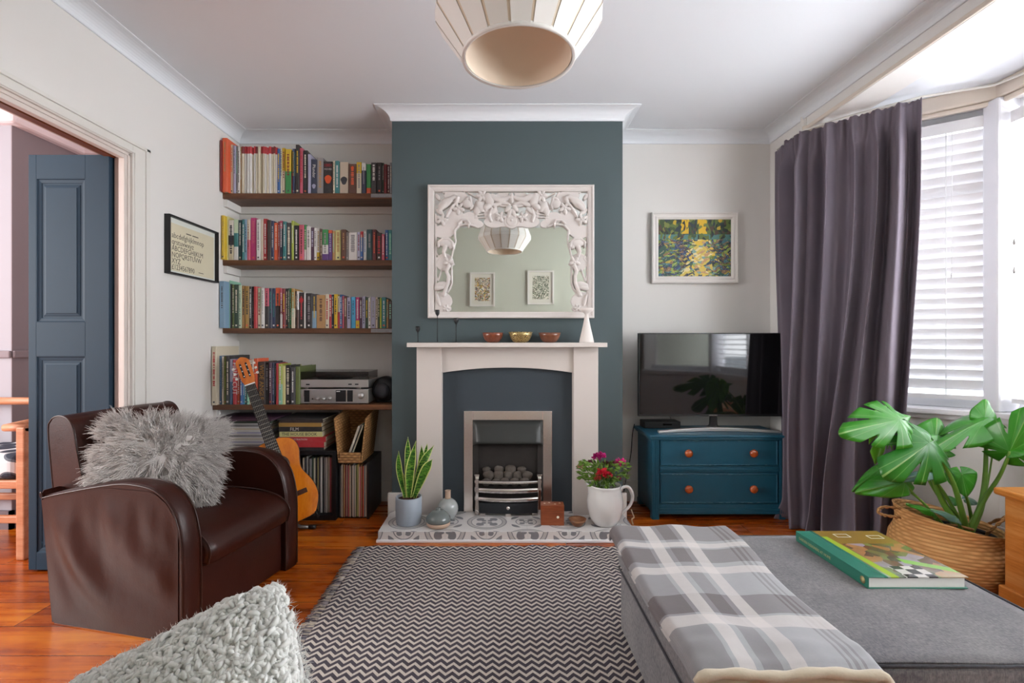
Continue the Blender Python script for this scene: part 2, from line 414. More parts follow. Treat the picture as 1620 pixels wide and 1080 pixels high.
# ------------------------------------------------------------------ wooden armchair in the side room
M_beech = wood_mat('beech_wood', '#9c5a38', '#c07a55', '#d39a78', 'x', .5)
ch = thing('wooden_armchair', 'wooden armchair with a patterned seat cushion, seen past the navy door', 'chair', (-2.55, 2.45, 0))
def cbox(nm, *b, m=M_beech, bev=.006): q = MB(); q.box(*b); return q.build(nm, m, ch, bevel=bev)
lx = X_(41, 2.33)+2.55
cbox('leg', lx-.03, lx+.01, -.14, -.10, 0, .62); cbox('leg', lx-.03, lx+.01, .20, .24, 0, .74)
cbox('leg', lx-.62, lx-.58, -.14, -.10, 0, .62); cbox('leg', lx-.62, lx-.58, .20, .24, 0, .74)
cbox('stretcher', lx-.60, lx-.02, -.135, -.11, .17, .205); cbox('stretcher', lx-.60, lx-.02, .21, .235, .17, .205)
cbox('seat_frame', lx-.6, lx-.02, -.13, .23, .33, .37)
q = MB(); q.tube([(lx-.66, .22, .70), (lx+.02, .22, .70)], .02, 10); q.build('back_rail', M_beech, ch)
q = MB(); q.tube([(lx-.10, -.12, .615), (lx+.01, -.12, .615)], .017, 10); q.tube([(lx-.10, -.12, .615), (lx-.10, .2, .63)], .017, 10); q.build('arm_rest', M_beech, ch)
q = MB(); q.tube([(lx-.14+.008*math.sin(i*1.3), .19, .68-.03*i) for i in range(10)], .006, 6); q.build('spindle', M_beech, ch)
def pat():
    t = NT('leaf_pattern_cloth'); v = t.n('ShaderNodeTexVoronoi', {'Vector': t.obj(), 'Scale': 11.0}).outputs['Distance']
    t.set(Base_Color=t.ramp(v, [(.3, '#2b3040'), (.42, '#60646e'), (.5, '#d8d8dc')], 'CONSTANT'), Roughness=.8); return t.m
q = MB(); q.box(lx-.6, lx-.035, -.14, .2, .372, .49); q.build('seat_cushion', pat(), ch, bevel=.035, seg=4)
# ------------------------------------------------------------------ alcove shelves
M_shelf = wood_mat('walnut_stained_wood', '#3a2114', '#5e3a22', '#7d5233', 'x', .45)
SH = [(2.985, 1.912, .034), (2.985, 1.510, .033), (2.985, 1.100, .030), (2.88, .653, .030)]
SN = ['top shelf', 'second shelf', 'third shelf', 'fourth shelf']
SD = ['topmost of the four, under the coving', 'second from the top, holding mixed bright spines', 'third from the top, crammed with paperbacks', 'lowest of the four, carrying the record player']
M_plate = mat('grey_metal_plate', '#8d8c8e', .5, .4, var=.25, vs=60)
for i, (yf, zt, th) in enumerate(SH):
    s = thing('alcove_shelf', 'brown stained wooden alcove shelf, %s' % SD[i], 'shelf', ((XL+CXL)/2, YB, zt-th), group='alcove shelves')
    mb = MB(); mb.box(XL+.001, CXL-.001, yf, YB-.001, zt-th, zt); mb.build('board', M_shelf, s, world=True, bevel=.002)
    mb = MB(); zb = zt-th; bh = .045
    mb.box(XL+.001, CXL-.001, YB-.022, YB-.001, zb-bh, zb-.0005)
    if i != 2: mb.box(XL+.001, XL+.022, yf+.01, YB-.022, zb-bh, zb-.0005)
    mb.build('batten', M_wall, s, world=True, bevel=.001)
    if i in (0, 2):
        mb = MB(); x0 = X_(587, 2.985); mb.box(x0, CXL-.003, yf-.003, yf-.0005, zt-.026, zt-.004); mb.build('joining_plate', M_plate, s, world=True)

# ------------------------------------------------------------------ books
def book_mat():
    t = NT('printed_book_cover'); a = t.n('ShaderNodeAttribute', attribute_name='Col').outputs['Color']
    f = t.noise(t.mapv(t.obj(), (1, 1, 1)), 40, 2)
    t.set(Base_Color=t.mix(t.m_('MULTIPLY', f, .12), a, (.45, .42, .40, 1)), Roughness=.45); return t.m
M_book = book_mat()
CN = {'orange': '#dd5a2c', 'cream': '#d8ccb4', 'grey': '#8f8b8c', 'white': '#dcd8d4', 'tan': '#b58a55', 'red': '#b8262e', 'blue': '#2c5f9e', 'yellow': '#d8b21c',
      'green': '#2f8f4a', 'navy': '#27304a', 'black': '#1e1c1f', 'pink': '#c4546a', 'brown': '#5a3524', 'teal': '#2f7a7c', 'beige': '#c8b7a3', 'magenta': '#b8286f',
      'dark teal': '#1f4a50', 'dark brown': '#33211b', 'purple': '#5a2f7c', 'light blue': '#7f9fb8', 'dark green': '#27442f', 'lime': '#a5b441', 'maroon': '#5f1f26',
      'pale green': '#b9cbae', 'gold': '#a8803a', 'lavender': '#a9a6bf', 'dark grey': '#3c3b40', 'sky blue': '#3f9cc4', 'olive': '#5d6a2a', 'steel blue': '#47678a', 'dark red': '#7e1c22', 'dark blue': '#1f2f56', 'pale yellow': '#d6cf8e', 'mint': '#8cc4a8', 'plum': '#4a2440'}
def C(n): return lin(CN[n])
M_ink = {}
def ink(n):
    if n not in M_ink: M_ink[n] = mat('ink_'+n.replace(' ', '_'), CN[n], .5, var=.02)
    return M_ink[n]
rb = random.Random(11)
def book_mesh(mb, x0, x1, y0, y1, z0, z1, cols, hard=False, marks=True, mk=None):
    """upright book: spine faces -Y; cols = bands from top [(frac,colour)]"""
    w = x1-x0; r = min(.0025, w*.2); wh = C('cream')
    # pages block
    mb.m = 0; mb.c = wh; t = min(.0015, w*.15)
    mb.box(x0+t, x1-t, y0+.004, y1-.004, z0+.002, z1-.003)
    z = z1
    tot = sum(f for f, _ in cols)
    for f, cn in cols:
        zb = z-(z1-z0)*f/tot; mb.c = C(cn)
        out = [(x0, y1), (x0, y0+r), (x0+r, y0), (x1-r, y0), (x1, y0+r), (x1, y1), (x1-t, y1), (x1-t, y0+r+.001), (x0+t, y0+r+.001), (x0+t, y1)]
        mb.prism(out, zb, z, 'xy'); z = zb
    if marks and w > .006:
        h = z1-z0; zz = z1-h*rb.uniform(.06, .14); dk = sum(C(cols[0][1])[:3]) > .9
        mb.c = C(mk) if mk else (C(rb.choice(['black', 'navy', 'dark red', 'dark grey'])) if dk else C(rb.choice(['white', 'cream', 'white', 'yellow', 'mint'])))
        end = z1-h*rb.uniform(.55, .85); lw = w*rb.uniform(.25, .5); n = 0
        while zz > end:
            l = rb.uniform(.004, .011)
            xc = (x0+x1)/2; ww = lw*rb.uniform(.75, 1)
            mb.add([(xc-ww/2, y0-.0004, zz-l), (xc+ww/2, y0-.0004, zz-l), (xc+ww/2, y0-.0004, zz), (xc-ww/2, y0-.0004, zz)], [(0, 1, 2, 3)], False)
            zz -= l+rb.choice([.0015, .0015, .002, .006])
        if rb.random() < .6:
            a = min(.01, w*.5); mb.c = C(rb.choice(['white', 'cream', 'orange'])) if not dk else C('dark grey')
            xc = (x0+x1)/2; mb.add([(xc-a/2, y0-.0004, z0+.012), (xc+a/2, y0-.0004, z0+.012), (xc+a/2, y0-.0004, z0+.012+a), (xc-a/2, y0-.0004, z0+.012+a)], [(0, 1, 2, 3)], False)
def ordn(n):
    s = {1: 'st', 2: 'nd', 3: 'rd'}.get(n % 10 if n % 100 not in (11, 12, 13) else 0, 'th'); return '%d%s' % (n, s)
def shelf_books(si, data, ox, oy, sc_, base_y, kind='book', noun=None):
    """data rows: (x0,x1,ytop,'colour[/colour]',opt) in crop pixels"""
    yf, zt, th = SH[si]; prev = None; res = {}
    rows = []
    for d in data: rows.append(d)
    xlast = None
    for i, d in enumerate(rows):
        x0, x1, yt, cs = d[:4]; opt = d[4] if len(d) > 4 else {}
        p0, p1, pt = ox+x0/sc_, ox+x1/sc_, oy+yt/sc_
        Y = yf+.006+rb.uniform(0, .012) if not opt.get('flush') else yf+.002
        if X_(p0, Y) < XL+.004: Y = (XL+.006)*F/(p0-VX)
        X0, X1 = X_(p0, Y), X_(p1, Y)
        if xlast is not None and X0 < xlast+.0006: X0 = xlast+.0006
        if X1 < X0+.004: X1 = X0+.004
        if X1 > CXL-.002:
            X1 = CXL-.002
            if X0 > X1-.004: continue
        zz = Z_(pt, Y); xlast = X1
        dep = min(opt.get('dep', rb.uniform(.125, .155)), YB-.024-Y)
        cols = []
        parts = cs.split('/')
        fr = opt.get('fr', [1]*len(parts)); cols = list(zip(fr, parts))
        mb = MB(); book_mesh(mb, X0, X1, Y, Y+dep, zt+.0004, zz, cols, marks=opt.get('marks', True), mk=opt.get('mk'))
        o = mb.build('magazine' if opt.get('mag') else 'book', M_book, vcol=True, recalc=False)
        w = X1-X0; h = zz-zt
        size = ('thick' if w > .032 else 'slim' if w < .012 else 'medium'); tall = 'tall ' if h > .29 else ''
        cd_ = ' and '.join(parts[:2]) if len(parts) > 1 else parts[0]
        lab = opt.get('lab') or '%s %s%s %s, %s from the left on the %s' % (size, tall, cd_, 'magazine' if opt.get('mag') else 'book', ordn(i+1), SN[si])
        tag(o, lab, 'magazine' if opt.get('mag') else 'book', 'books and magazines on the '+SN[si])
        res[i] = (o, X0, X1, Y, zt, zz)
    return res
S = 4.697
s1 = [(85, 92, 100, 'dark red'), (93, 138, 85, 'orange', {'dep': .23, 'mk': 'tan'}), (140, 180, 135, 'cream', {'mk': 'orange'}), (182, 198, 140, 'lavender'), (200, 215, 145, 'grey'), (216, 231, 150, 'white'), (233, 243, 150, 'tan')]
x = 245
while x < 500:
    w_ = rb.choice([13, 15, 17, 19]); s1.append((x, x+w_-1, rb.choice([147, 150, 152, 156, 148]), rb.choice(['red/cream', 'red/white', 'red/cream', 'dark red/cream', 'red/white', 'cream']), {'mag': 1, 'fr': [.15, .85] , 'marks': False, 'dep': .2})); x += w_+1
for r_ in s1:
    if len(r_) > 4 and r_[3] == 'cream' and r_[4].get('mag'): r_[4]['fr'] = [1]
s1 += [(508, 530, 165, 'blue', {'mk': 'yellow'}), (531, 545, 160, 'cream'), (546, 568, 160, 'yellow/cream'), (570, 612, 168, 'yellow/green', {'dep': .18}), (613, 622, 345, 'red'), (623, 634, 165, 'dark blue'), (635, 645, 165, 'navy'),
       (647, 672, 135, 'black', {'dep': .18}), (674, 700, 160, 'pink', {'mk': 'red'}), (701, 735, 178, 'black', {'mk': 'cream', 'dep': .17}), (737, 757, 205, 'lavender', {'marks': False}), (758, 804, 245, 'navy', {'marks': 0, 't': 'Plunder'}),
       (806, 852, 232, 'grey', {'mk': 'tan'}), (855, 921, 260, 'black', {'marks': 0}), (923, 938, 255, 'cream'), (940, 970, 255, 'teal', {'mk': 'white'}), (972, 1038, 265, 'beige', {'marks': 0, 'por': 1}), (1040, 1098, 278, 'brown', {'mk': 'orange'}),
       (1099, 1136, 265, 'yellow/cream', {'fr': [.35, .65], 'mk': 'grey'}), (1137, 1168, 270, 'white/navy', {'fr': [.25, .75], 'mk': 'grey'}), (1170, 1206, 280, 'green/orange', {'fr': [.8, .2], 'marks': 0}), (1208, 1246, 268, 'dark grey', {'mk': 'white'}), (1248, 1288, 268, 'black', {'mk': 'grey'}), (1289, 1301, 270, 'dark green'),
       (1303, 1325, 280, 'dark red', {'mk': 'black'}), (1326, 1345, 285, 'maroon'), (1346, 1362, 268, 'grey'), (1363, 1395, 275, 'brown')]
b1 = shelf_books(0, s1, 330, 200, S, 306.5)
s2 = [(95, 115, 660, 'yellow', {'dep': .2, 'mk': 'gold'}), (116, 136, 665, 'pale yellow', {'dep': .2}), (138, 186, 695, 'white/black/cream', {'fr': [.4, .25, .4]}), (187, 217, 690, 'pale green/teal/white', {'marks': 0}), (219, 247, 695, 'dark teal'), (248, 266, 690, 'teal', {'mk': 'white'}), (268, 284, 690, 'light blue'),
      (285, 305, 690, 'beige/pink'), (307, 353, 678, 'magenta', {'mk': 'pink'}), (355, 383, 690, 'white', {'mk': 'grey'}), (384, 405, 695, 'beige', {'marks': 0}), (406, 434, 685, 'red', {'mk': 'white'}), (436, 462, 695, 'dark brown', {'marks': 0}), (463, 484, 700, 'dark blue'), (486, 516, 715, 'orange', {'mk': 'cream'}),
      (517, 526, 705, 'dark red'), (528, 549, 700, 'pink/navy', {'fr': [.2, .8]}), (551, 575, 705, 'teal', {'mk': 'white'}), (577, 613, 715, 'dark grey', {'mk': 'cream'}), (615, 632, 700, 'lime'), (634, 670, 735, 'black', {'mk': 'white'}), (672, 706, 730, 'pink', {'mk': 'maroon'}), (708, 725, 730, 'green/white', {'fr': [.7, .3]}),
      (727, 757, 740, 'white', {'mk': 'grey'}), (759, 782, 750, 'plum', {'mk': 'lavender'}), (783, 800, 755, 'white'), (801, 826, 755, 'white/yellow', {'fr': [.75, .25], 'mk': 'gold'}), (828, 843, 760, 'brown'), (844, 886, 765, 'green/white/purple', {'fr': [.5, .3, .2], 'mk': 'grey'}), (888, 918, 770, 'orange/purple', {'fr': [.1, .9], 'mk': 'lavender'}),
      (919, 938, 775, 'tan'), (940, 983, 770, 'pale yellow', {'mk': 'tan'}), (985, 1020, 765, 'brown', {'mk': 'tan'}), (1021, 1038, 785, 'grey'), (1040, 1103, 788, 'white', {'mk': 'grey'}), (1104, 1126, 785, 'lavender'), (1127, 1147, 780, 'red/blue', {'fr': [.2, .8]}), (1148, 1172, 775, 'white', {'mk': 'blue'}), (1173, 1216, 765, 'dark teal', {'mk': 'grey'}),
      (1217, 1245, 765, 'maroon', {'mk': 'orange'}), (1246, 1285, 790, 'dark brown', {'mk': 'red'}), (1286, 1308, 800, 'pink', {'mk': 'white'}), (1310, 1335, 768, 'blue'), (1336, 1362, 768, 'teal'), (1363, 1395, 780, 'grey')]
b2 = shelf_books(1, s2, 330, 200, S, 411)
s3 = [(80, 118, 115, 'light blue', {'dep': .2}), (119, 133, 110, 'mint'), (134, 150, 135, 'dark grey'), (151, 172, 140, 'black', {'mk': 'orange'}), (173, 190, 140, 'olive'), (191, 220, 140, 'dark green', {'mk': 'cream'}), (222, 243, 145, 'pale green'), (245, 270, 150, 'tan', {'mk': 'black'}), (271, 300, 152, 'gold', {'mk': 'black'}),
      (302, 318, 155, 'black', {'mk': 'white'}), (319, 333, 155, 'dark grey', {'mk': 'white'}), (335, 358, 155, 'red', {'marks': 0}), (360, 388, 165, 'pale green/cream'), (390, 413, 165, 'white', {'mk': 'grey'}), (414, 448, 168, 'pink/black', {'mk': 'black', 'fr': [.45, .55]}), (450, 470, 168, 'navy', {'mk': 'teal'}), (471, 496, 168, 'dark blue', {'mk': 'teal'}),
      (497, 530, 165, 'orange/black', {'fr': [.45, .55], 'mk': 'black'}), (531, 548, 170, 'pink/dark red/white', {'fr': [.3, .35, .35]}), (549, 568, 170, 'dark red'), (569, 588, 170, 'black', {'mk': 'cream'}), (589, 600, 168, 'dark green'), (601, 613, 168, 'green'), (614, 639, 170, 'gold/cream'), (640, 652, 190, 'dark brown'), (653, 668, 190, 'white/brown'),
      (669, 707, 200, 'black', {'mk': 'red'}), (708, 720, 200, 'white', {'marks': 0}), (721, 769, 205, 'black', {'mk': 'grey'}), (770, 800, 210, 'dark grey/light blue'), (802, 866, 218, 'tan', {'mk': 'brown'}), (868, 893, 212, 'cream', {'mk': 'red'}), (894, 912, 215, 'red'), (913, 930, 215, 'navy'), (932, 955, 212, 'yellow', {'mk': 'black'}), (956, 972, 225, 'cream/red'),
      (973, 992, 215, 'blue', {'mk': 'white'}), (993, 1004, 225, 'pink'), (1005, 1026, 228, 'brown'), (1028, 1057, 235, 'lavender'), (1059, 1090, 232, 'sky blue', {'mk': 'navy'}), (1091, 1120, 235, 'magenta/yellow', {'fr': [.75, .25], 'mk': 'white'}), (1121, 1140, 235, 'plum'), (1141, 1163, 228, 'lavender'), (1165, 1185, 235, 'dark green'), (1186, 1205, 240, 'white'),
      (1206, 1240, 232, 'lavender', {'mk': 'grey'}), (1241, 1256, 235, 'beige'), (1257, 1270, 235, 'dark green'), (1271, 1285, 240, 'lime'), (1286, 1318, 235, 'teal', {'mk': 'white'}), (1319, 1335, 250, 'tan'), (1336, 1362, 262, 'dark brown'), (1363, 1395, 250, 'cream')]
b3 = shelf_books(2, s3, 330, 420, S, 519)
s4 = [(22, 57, 600, 'cream', {'dep': .25, 'mk': 'red', 'lab': 'large cream book with a teal edge, biggest on the fourth shelf'}), (60, 97, 670, 'steel blue', {'dep': .25, 'mk': 'light blue'}), (99, 108, 675, 'beige'), (110, 128, 670, 'olive', {'dep': .22, 'mk': 'lime'}), (129, 152, 670, 'black', {'dep': .24}), (154, 178, 695, 'lavender/steel blue', {'marks': 0}),
      (180, 206, 700, 'red', {'marks': 0}), (207, 232, 700, 'orange', {'mk': 'white'}), (233, 250, 780, 'blue'), (251, 265, 780, 'sky blue', {'mk': 'white'}), (266, 283, 780, 'teal'), (284, 300, 740, 'mint'), (301, 332, 700, 'beige'), (334, 366, 690, 'orange', {'marks': 0}), (368, 418, 715, 'dark brown', {'marks': 0, 'dep': .24}), (420, 447, 735, 'black', {'mk': 'grey'}),
      (448, 468, 720, 'plum'), (469, 487, 720, 'dark blue', {'mk': 'lavender'}), (488, 500, 725, 'navy'), (501, 518, 725, 'red', {'marks': 0}), (519, 545, 730, 'lime/mint'), (546, 568, 745, 'pale yellow', {'marks': 0, 'dep': .24}), (569, 607, 740, 'black', {'mk': 'cream'}), (608, 642, 755, 'dark grey', {'mk': 'white'}), (643, 676, 750, 'olive', {'dep': .26, 'marks': 0})]
b4 = shelf_books(3, s4, 330, 420, S, 640)
def spine_text(b, s, size, col, zc=.5, sx=1.0, side=0):
    o, X0, X1, Y, z0, z1 = b
    # reads downwards: text x -> -Z, text y -> +X
    c = Vector(((X0+X1)/2, Y-.0006, z0+(z1-z0)*zc))-o.location
    M = Matrix(((0, 1, 0, c.x), (0, 0, -1, c.y), (-1, 0, 0, c.z), (0, 0, 0, 1)))
    return text(s, size, ink(col), o, M, 'title', sx=sx, depth=.0001)
def find(bs, data, x0):
    return bs[[i for i, d in enumerate(data) if d[0] == x0][0]]
spine_text(find(b4, s4, 180), 'FINAL CUT', .040, 'white', .58, .95)
spine_text(find(b4, s4, 368), 'WIDE ANGLE', .036, 'gold', .52, .95)
spine_text(find(b1, s1, 758), 'Plunder', .026, 'white', .66)
spine_text(find(b4, s4, 60), 'ARCHIVE', .02, 'light blue', .75) if False else None
def spine_front_text(b, s, size, col, zc):
    o, X0, X1, Y, z0, z1 = b; c = Vector(((X0+X1)/2, Y-.0006, z0+(z1-z0)*zc))-o.location
    M = Matrix(((1, 0, 0, c.x), (0, 0, -1, c.y), (0, 1, 0, c.z), (0, 0, 0, 1)))
    return text(s, size, ink(col), o, M, 'title', depth=.0001)
bb = find(b1, s1, 855); spine_front_text(bb, '1001', .026, 'red', .88); spine_front_text(bb, 'MOVIES', .014, 'white', .76)
def blob(b, zc, r, m, nm='cover_picture'):
    o, X0, X1, Y, z0, z1 = b; c = Vector(((X0+X1)/2, Y-.0006, z0+(z1-z0)*zc))-o.location
    mb = MB(); mb.add([c+Vector((r*math.cos(a)*(1+.15*math.sin(3*a)), 0, 1.3*r*math.sin(a))) for a in [k*PI/10 for k in range(20)]], [tuple(range(20))]); mb.build(nm, m, o, recalc=False)
blob(bb, .45, .020, ink('orange'))
bb = find(b1, s1, 972); blob(bb, .42, .019, ink('dark grey')); spine_front_text(bb, 'M C', .012, 'dark grey', .8) if False else None
bb = find(b1, s1, 1040); blob(bb, .86, .009, ink('orange'))
bb = find(b1, s1, 758); blob(bb, .22, .011, ink('lavender'))
bb = find(b3, s3, 669); blob(bb, .78, .012, ink('red'))

# ------------------------------------------------------------------ amplifier, record player and lid
yF = 2.905
amp = thing('amplifier', 'silver hi-fi amplifier with round dial under the record player', 'amplifier', ((X_(474, yF)+X_(583, yF))/2, yF+.12, .653))
ax0, ax1 = X_(474, yF), X_(583, yF); z0, z1 = .6535, Z_(615.4, yF)
mb = MB(); mb.box(ax0, ax1, yF, yF+.23, z0+.004, z1); mb.build('case', M_silver, amp, world=True, bevel=.003)
k = 9.53
def pf(m, x0, x1, y0, y1, nm, par=amp, d=.002):
    q = MB(); q.box(X_(460+x0/k, yF), X_(460+x1/k, yF), yF-d, yF+.001, Z_(570+y1/k, yF), Z_(570+y0/k, yF)); return q.build(nm, m, par, world=True, bevel=.0005)
pf(M_black, 203, 283, 448, 625, 'switch_panel'); pf(M_black, 680, 832, 448, 620, 'meter_panel'); pf(M_black, 852, 935, 448, 620, 'meter_panel')
pf(M_chrome, 196, 203, 448, 540, 'edge_strip'); pf(M_chrome, 838, 848, 448, 620, 'edge_strip'); pf(M_chrome, 938, 946, 448, 620, 'edge_strip')
pf(mat('label_white', '#e6e4e0', .5), 690, 745, 460, 472, 'label', d=.0028)
for (cx, cy, r) in ((410, 575, .0085), (503, 575, .0085), (592, 570, .009), (1058, 530, .017)):
    q = MB(); X, Z = X_(460+cx/k, yF), Z_(570+cy/k, yF); q.lathe([(r*1.15, 0), (r*1.1, -.004), (r, -.006), (r*.92, -.018), (0.001, -.0185)], (X, yF, Z), 20, 'y'); q.build('knob', M_silver, amp, world=True)
q = MB(); q.lathe([(.004, 0), (.004, -.002), (.001, -.002)], (X_(460+328/k, yF), yF, Z_(570+578/k, yF)), 12, 'y'); q.build('socket', M_black, amp, world=True)
for sx in (.03, .35):
    for sy in (.03, .2): 
        q = MB(); q.lathe([(.012, 0), (.012, .0045)], (ax0+sx, yF+sy, .6532), 12); q.build('foot', M_black, amp, world=True)
tt = thing('record_player', 'silver record player with smoked lid resting on the amplifier', 'record player', ((ax0+ax1)/2, yF+.12, z1))
z2, z3 = z1+.009, Z_(600.5, yF)
mb = MB(); mb.box(ax0, ax1, yF, yF+.23, z2, z3); mb.build('plinth', M_silver, tt, world=True, bevel=.003)
for x_ in (.03, .34):
    for y_ in (.03, .2): 
        q = MB(); q.lathe([(.016, z1+.0003), (.016, z2)], (ax0+x_, yF+y_, 0), 14); q.build('foot', M_chrome, tt, world=True)
pf(M_black, 230, 285, 352, 372, 'button', tt); pf(M_black, 868, 920, 350, 368, 'button', tt); pf(M_black, 968, 1020, 350, 368, 'button', tt)
q = MB(); q.lathe([(.105, z3), (.105, z3+.008), (.02, z3+.01)], (ax0+.17, yF+.118, 0), 36); q.build('platter', M_black, tt, world=True)
q = MB(); q.tube([(ax1-.05, yF+.19, z3+.02), (ax1-.06, yF+.09, z3+.02), (ax1-.10, yF+.05, z3+.014)], .003, 6); q.lathe([(.013, z3), (.013, z3+.018)], (ax1-.05, yF+.19, 0), 14); q.build('tonearm', M_chrome, tt, world=True)
ms = NT('smoked_acrylic').set(Base_Color=lin('#4a4442'), Roughness=.06, Transmission_Weight=.85, IOR=1.2, Alpha=.42)
zl = Z_(587.5, yF)
q = MB(); t_ = .003
q.box(ax0+.002, ax1-.002, yF+.004, yF+.23, zl-t_, zl); q.box(ax0+.002, ax1-.002, yF+.004, yF+.004+t_, z3+.0005, zl-t_)
q.box(ax0+.002, ax0+.002+t_, yF+.007, yF+.23, z3+.0005, zl-t_); q.box(ax1-.002-t_, ax1-.002, yF+.007, yF+.23, z3+.0005, zl-t_); q.box(ax0+.005, ax1-.005, yF+.227, yF+.23, z3+.0005, zl-t_)
q.build('dust_lid', ms, tt, world=True)
# round black speaker beside it
sp = thing('speaker', 'round black speaker squeezed between the record player and chimney breast', 'speaker', (X_(607, 2.97), 3.0, .653))
q = MB(); cx, cz, r = X_(607, 2.98), .653+.078, .078
q.lathe([(.03, .10), (.06, .08), (r, .03), (r, -.01), (r*.9, -.045), (r*.55, -.058), (.01, -.054)], (cx, 3.03, cz), 36, 'y'); q.build('housing', M_black, sp, world=True)
q = MB(); q.lathe([(.046, .0), (.044, -.012), (.02, -.018), (.002, -.016)], (cx-.008, 2.975, cz-.005), 30, 'y'); q.build('grille', mat('dark_grille', '#3a3a40', .6, bump=.5, bs=400), sp, world=True)
q = MB(); q.box(cx-.045, cx+.045, 2.99, 3.07, .6533, .672); q.build('base', M_black, sp, world=True, bevel=.006)

# ------------------------------------------------------------------ storage cubes, records
def cube_unit(x0, x1, y0, y1, z1, lab, t=.022):
    o = thing('storage_cube', lab, 'storage unit', ((x0+x1)/2, (y0+y1)/2, 0))
    for nm, b in (('side_panel', (x0, x0+t, y0, y1, 0, z1)), ('side_panel', (x1-t, x1, y0, y1, 0, z1)), ('top_panel', (x0+t, x1-t, y0, y1, z1-t, z1)), ('bottom_panel', (x0+t, x1-t, y0, y1, .0, t*1.3)), ('back_panel', (x0+t, x1-t, y1-.01, y1, t*1.3, z1-t))):
        q = MB(); q.box(*b); q.build(nm, M_blackwood, o, world=True, bevel=.001)
    return o
M_blackwood = mat('black_ash_veneer', '#1b1a1d', .4, var=.15, vs=20)
cube_unit(-1.635, -1.315, 2.83, 3.15, .395, 'black storage cube half hidden behind the armchair under the magazine pile')
cube_unit(-1.30, -.925, 2.83, 3.15, .395, 'black storage cube holding records, with the red books on top')
o = thing('record_box', 'low black open box packed with records beneath the wicker file', 'storage unit', (-.835, 3.0, 0))
for nm, b in (('side_panel', (-.922, -.914, 2.87, 3.15, 0, .325)), ('side_panel', (-.755, -.741, 2.85, 3.15, 0, .325)), ('top_panel', (-.914, -.755, 2.89, 3.15, .313, .325)), ('back_panel', (-.914, -.755, 3.14, 3.15, 0, .313)), ('bottom_panel', (-.914, -.755, 2.87, 3.14, 0, .008))):
    q = MB(); q.box(*b); q.build(nm, M_blackwood, o, world=True, bevel=.001)
def records(x0, x1, y0, z0, h, dep, n_, lab, grp, cols, lean=0):
    x = x0; i = 0; n = int(n_); wd = (x1-x0)/n
    for i in range(n):
        cn = cols[i % len(cols)]; hh = h*rb.uniform(.955, 1.0); th = wd*rb.uniform(.7, .92); yy = y0+rb.uniform(0, .014)
        q = MB(); q.c = C(cn); q.box(x, x+th, yy, yy+dep, z0, z0+hh)
        ob = q.build('record_sleeve', M_book, vcol=True)
        tag(ob, '%s record sleeve, %s from the left %s' % (cn, ordn(i+1), lab), 'record', grp); x += wd
records(-1.13, -.955, 2.865, .0295, .325, .27, 17, 'in the black cube', 'records in the black cube', ['beige', 'dark grey', 'white', 'dark brown', 'grey', 'dark green', 'cream', 'black', 'pale yellow', 'dark grey', 'white', 'black', 'grey', 'white', 'beige', 'pink', 'brown'])
records(-.9125, -.757, 2.858, .0087, .303, .27, 27, 'in the low box', 'records in the low box', ['grey', 'cream', 'beige', 'brown', 'tan', 'dark red', 'cream', 'brown', 'pink', 'tan', 'beige', 'dark brown', 'cream', 'white', 'grey', 'beige', 'olive', 'pale yellow', 'gold', 'cream', 'pink', 'tan', 'maroon', 'orange', 'grey', 'white', 'beige'])
# wicker magazine file
M_wick = None
def wicker(name, c1, c2, sc_=1.0, sx=110, sz=130):
    t = NT(name); x, y, z = t.xyz(t.obj())
    a = t.m_('SINE', t.m_('MULTIPLY', t.m_('ADD', x, y), sx*sc_)); row = t.m_('FLOOR', t.m_('MULTIPLY', z, sz*sc_/PI))
    a = t.m_('SINE', t.m_('ADD', t.m_('MULTIPLY', t.m_('ADD', x, t.m_('MULTIPLY', y, .9)), sx*sc_), t.m_('MULTIPLY', row, PI)))
    b = t.m_('ABSOLUTE', t.m_('SINE', t.m_('MULTIPLY', z, sz*sc_)))
    h = t.m_('MULTIPLY', t.m_('MULTIPLY_ADD', a, .35, .65), b); n = t.noise(t.obj(), 18, 4)
    c = t.mix(t.m_('MULTIPLY_ADD', n, .45, t.m_('MULTIPLY', h, .75)), lin(c1), lin(c2))
    t.set(Base_Color=c, Roughness=.7); t.bump(h, .8, .004); return t.m
M_wick = wicker('rattan_weave', '#6e4526', '#c09058', 1.6)
wf = thing('wicker_magazine_file', 'tall wicker magazine file, open at the front, on the low record box', 'magazine file', (-.845, 2.97, .3252))
zb = .3255
def slab(nm, pts, th, m=M_wick):   # side panel polygon in (y,z) with x(y,z) flare
    pass
for sx, s in ((-.906, -1), (-.786, 1)):
    q = MB()
    def xf(z, s=s, sx=sx): return sx+s*(z-zb)*.10
    po = [(2.835, zb), (3.10, zb), (3.125, zb+.27), (3.06, zb+.285), (2.835, zb+.255)]
    a_ = [Vector((xf(z), y, z)) for y, z in po]; b_ = [v+Vector((s*.009, 0, 0)) for v in a_]
    q.rings([a_, b_], True, True, False); q.build('side_panel', M_wick, wf, world=True, bevel=.003)
q = MB(); q.box(-.906, -.786, 2.832, 2.842, zb, zb+.06); q.build('front_panel', M_wick, wf, world=True, bevel=.002)
q = MB(); q.prism([(-.906, zb), (-.786, zb), (-.76, zb+.27), (-.932, zb+.27)], 3.10, 3.11, 'xz'); q.build('back_panel', M_wick, wf, world=True)
q = MB(); q.box(-.906, -.786, 2.842, 3.10, zb, zb+.006); q.build('base_panel', M_wick, wf, world=True)
